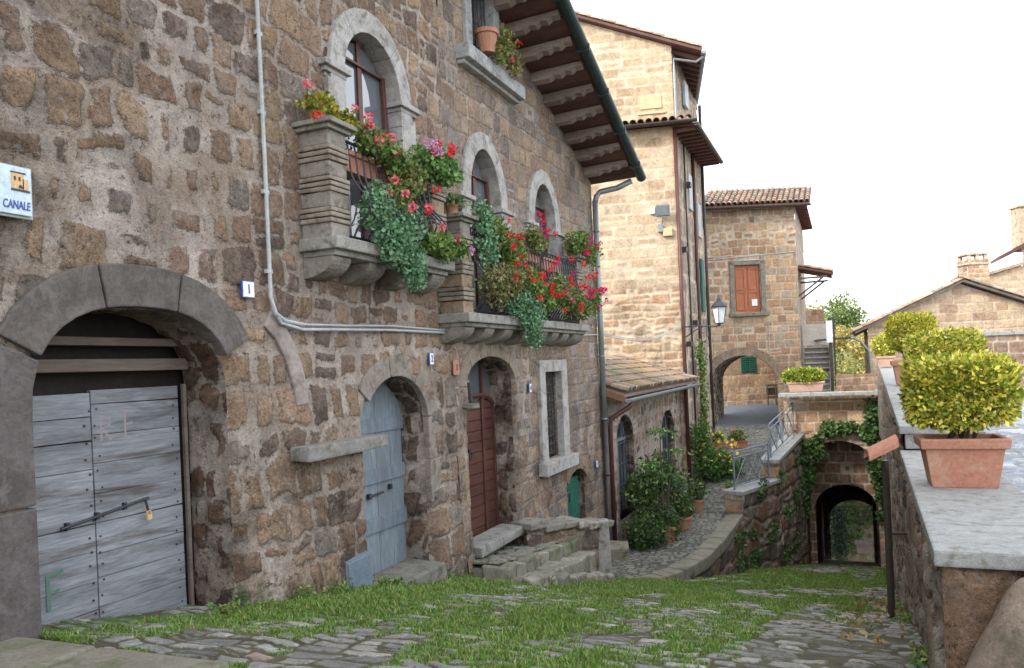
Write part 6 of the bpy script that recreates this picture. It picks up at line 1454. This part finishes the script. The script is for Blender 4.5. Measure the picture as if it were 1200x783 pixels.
# ================================================================ GRASS IN THE STREET
def grass_patch(name, n, xr, yr, dens, hmul=1.0, surf=None, cols=None):
    x = RN.uniform(*xr, n * 3); 
    y = yr[0] + (yr[1] - yr[0]) * RN.random(n * 3) ** 1.6
    d = dens(x, y); keep = RN.random(n * 3) < np.clip(d * 2.6 - .05, 0, 1); x = x[keep][:n]; y = y[keep][:n]
    z = surf(x, y); m = len(x); dd = dens(x, y)
    h = (.010 + .030 * RN.random(m) ** 2 * np.clip(dd * 2, .3, 1.2)) * hmul * (1 + .03 * y); w_ = .0028 * (1 + .12 * y)
    a = RN.uniform(0, 2 * PI, m); lean = RN.uniform(.1, .9, m); b = RN.uniform(0, 2 * PI, m)
    base = np.stack([x, y, z], -1); sx_ = np.stack([np.cos(a) * w_, np.sin(a) * w_, 0 * a], -1); tip = base + np.stack([np.cos(b) * h * lean, np.sin(b) * h * lean, h], -1)
    mid = (base + tip) / 2 + np.stack([0 * h, 0 * h, h * .12], -1)
    V = np.stack([base - sx_, base + sx_, mid + sx_ * .8, mid - sx_ * .8, tip], 1).reshape(-1, 3); i = np.arange(m)[:, None] * 5
    F4 = (i + np.array([[0, 1, 2, 3]])); F3 = (i + np.array([[3, 2, 4]]))
    me = bpy.data.meshes.new(name); me.vertices.add(len(V)); me.vertices.foreach_set('co', V.astype(np.float32).ravel())
    lv = np.concatenate([F4, F3], 1).ravel(); me.loops.add(len(lv)); me.loops.foreach_set('vertex_index', lv.astype(np.int32)); me.polygons.add(2 * m)
    ls = (np.arange(m)[:, None] * 7 + np.array([[0, 4]])).ravel(); me.polygons.foreach_set('loop_start', ls.astype(np.int32)); me.polygons.foreach_set('loop_total', np.tile([4, 3], m).astype(np.int32)); me.update()
    cc = np.array(cols or [(.12, .23, .035), (.16, .29, .05), (.085, .17, .03), (.21, .31, .08), (.24, .25, .10)]); c = np.ones((m, 4), np.float32); c[:, :3] = cc[RN.integers(0, len(cc), m)] * (.7 + .6 * RN.random(m))[:, None]
    at = me.color_attributes.new('col', 'FLOAT_COLOR', 'POINT'); at.data.foreach_set('color', np.repeat(c, 5, axis=0).ravel()); me.materials.append(MT['leaf']); return link(name, me)
e_street = E_ST
def edge_at(x, y):
    # low where a joint between the cobbles is
    iy = np.clip(np.searchsorted(np.array(YS_ST), y), 0, E_ST.shape[0] - 1); ix = np.clip(((x + 4.45) / .017).round().astype(int), 0, E_ST.shape[1] - 1); return E_ST[iy, ix]
def dens_street(x, y):
    g = grass_density(x, y); e = edge_at(x, y); ok = (x < fx(y) - .03) & ~((x < kerbx(y) + .12) & (y > 11.0) & (y < 17.4)) & (x > -4.0)
    return np.where(ok, np.where(e < .016, g * 1.3 + .08, g * .9 - .34), 0)
g = grass_patch('grass', 260000, (-4.0, .7), (2.75, 21), dens_street, surf=lambda x, y: zst(y) + .035 * fnoise(x / .8, y / .8, 5, 3) + .006 * 0 + .01 * (edge_at(x, y) > .01)); tag(g, kind='stuff', label='short green grass growing between the street cobbles', cat='grass')
# weeds at wall feet
t = []; 
for k in range(46):
    if k < 30: y = random.uniform(3.9, 7.6); x = -3.93 + random.uniform(0, .08)
    elif k < 38: y = random.uniform(4.2, 12); x = fx(y) - .06
    else: y = random.uniform(7.6, 10.2); x = -3.1 + random.uniform(-.1, .1)
    r_ = random.uniform(.03, .08); t.append(blob(46, (x, y, float(zst(y)) + r_ * .7), (r_ * 1.3, r_ * 1.6, r_), .1, lump=.5))
tag(leaves('wall_foot_weeds', np.concatenate(t), .035, GG + [(.14, .25, .05)], MT['leaf']), kind='stuff', label='small green weeds along the feet of the walls', cat='weeds')
t = []
for k in range(220): y = random.uniform(5, 11); x = fx(y) - random.uniform(.03, .5) ; t.append((x, y, float(zst(y)) + .04))
tag(leaves('fallen_leaves', np.array(t), .05, [(.30, .20, .08), (.36, .28, .12), (.22, .13, .06)], MT['leaf'], up=0), kind='stuff', label='fallen brown leaves at the foot of the parapet wall', cat='leaves')
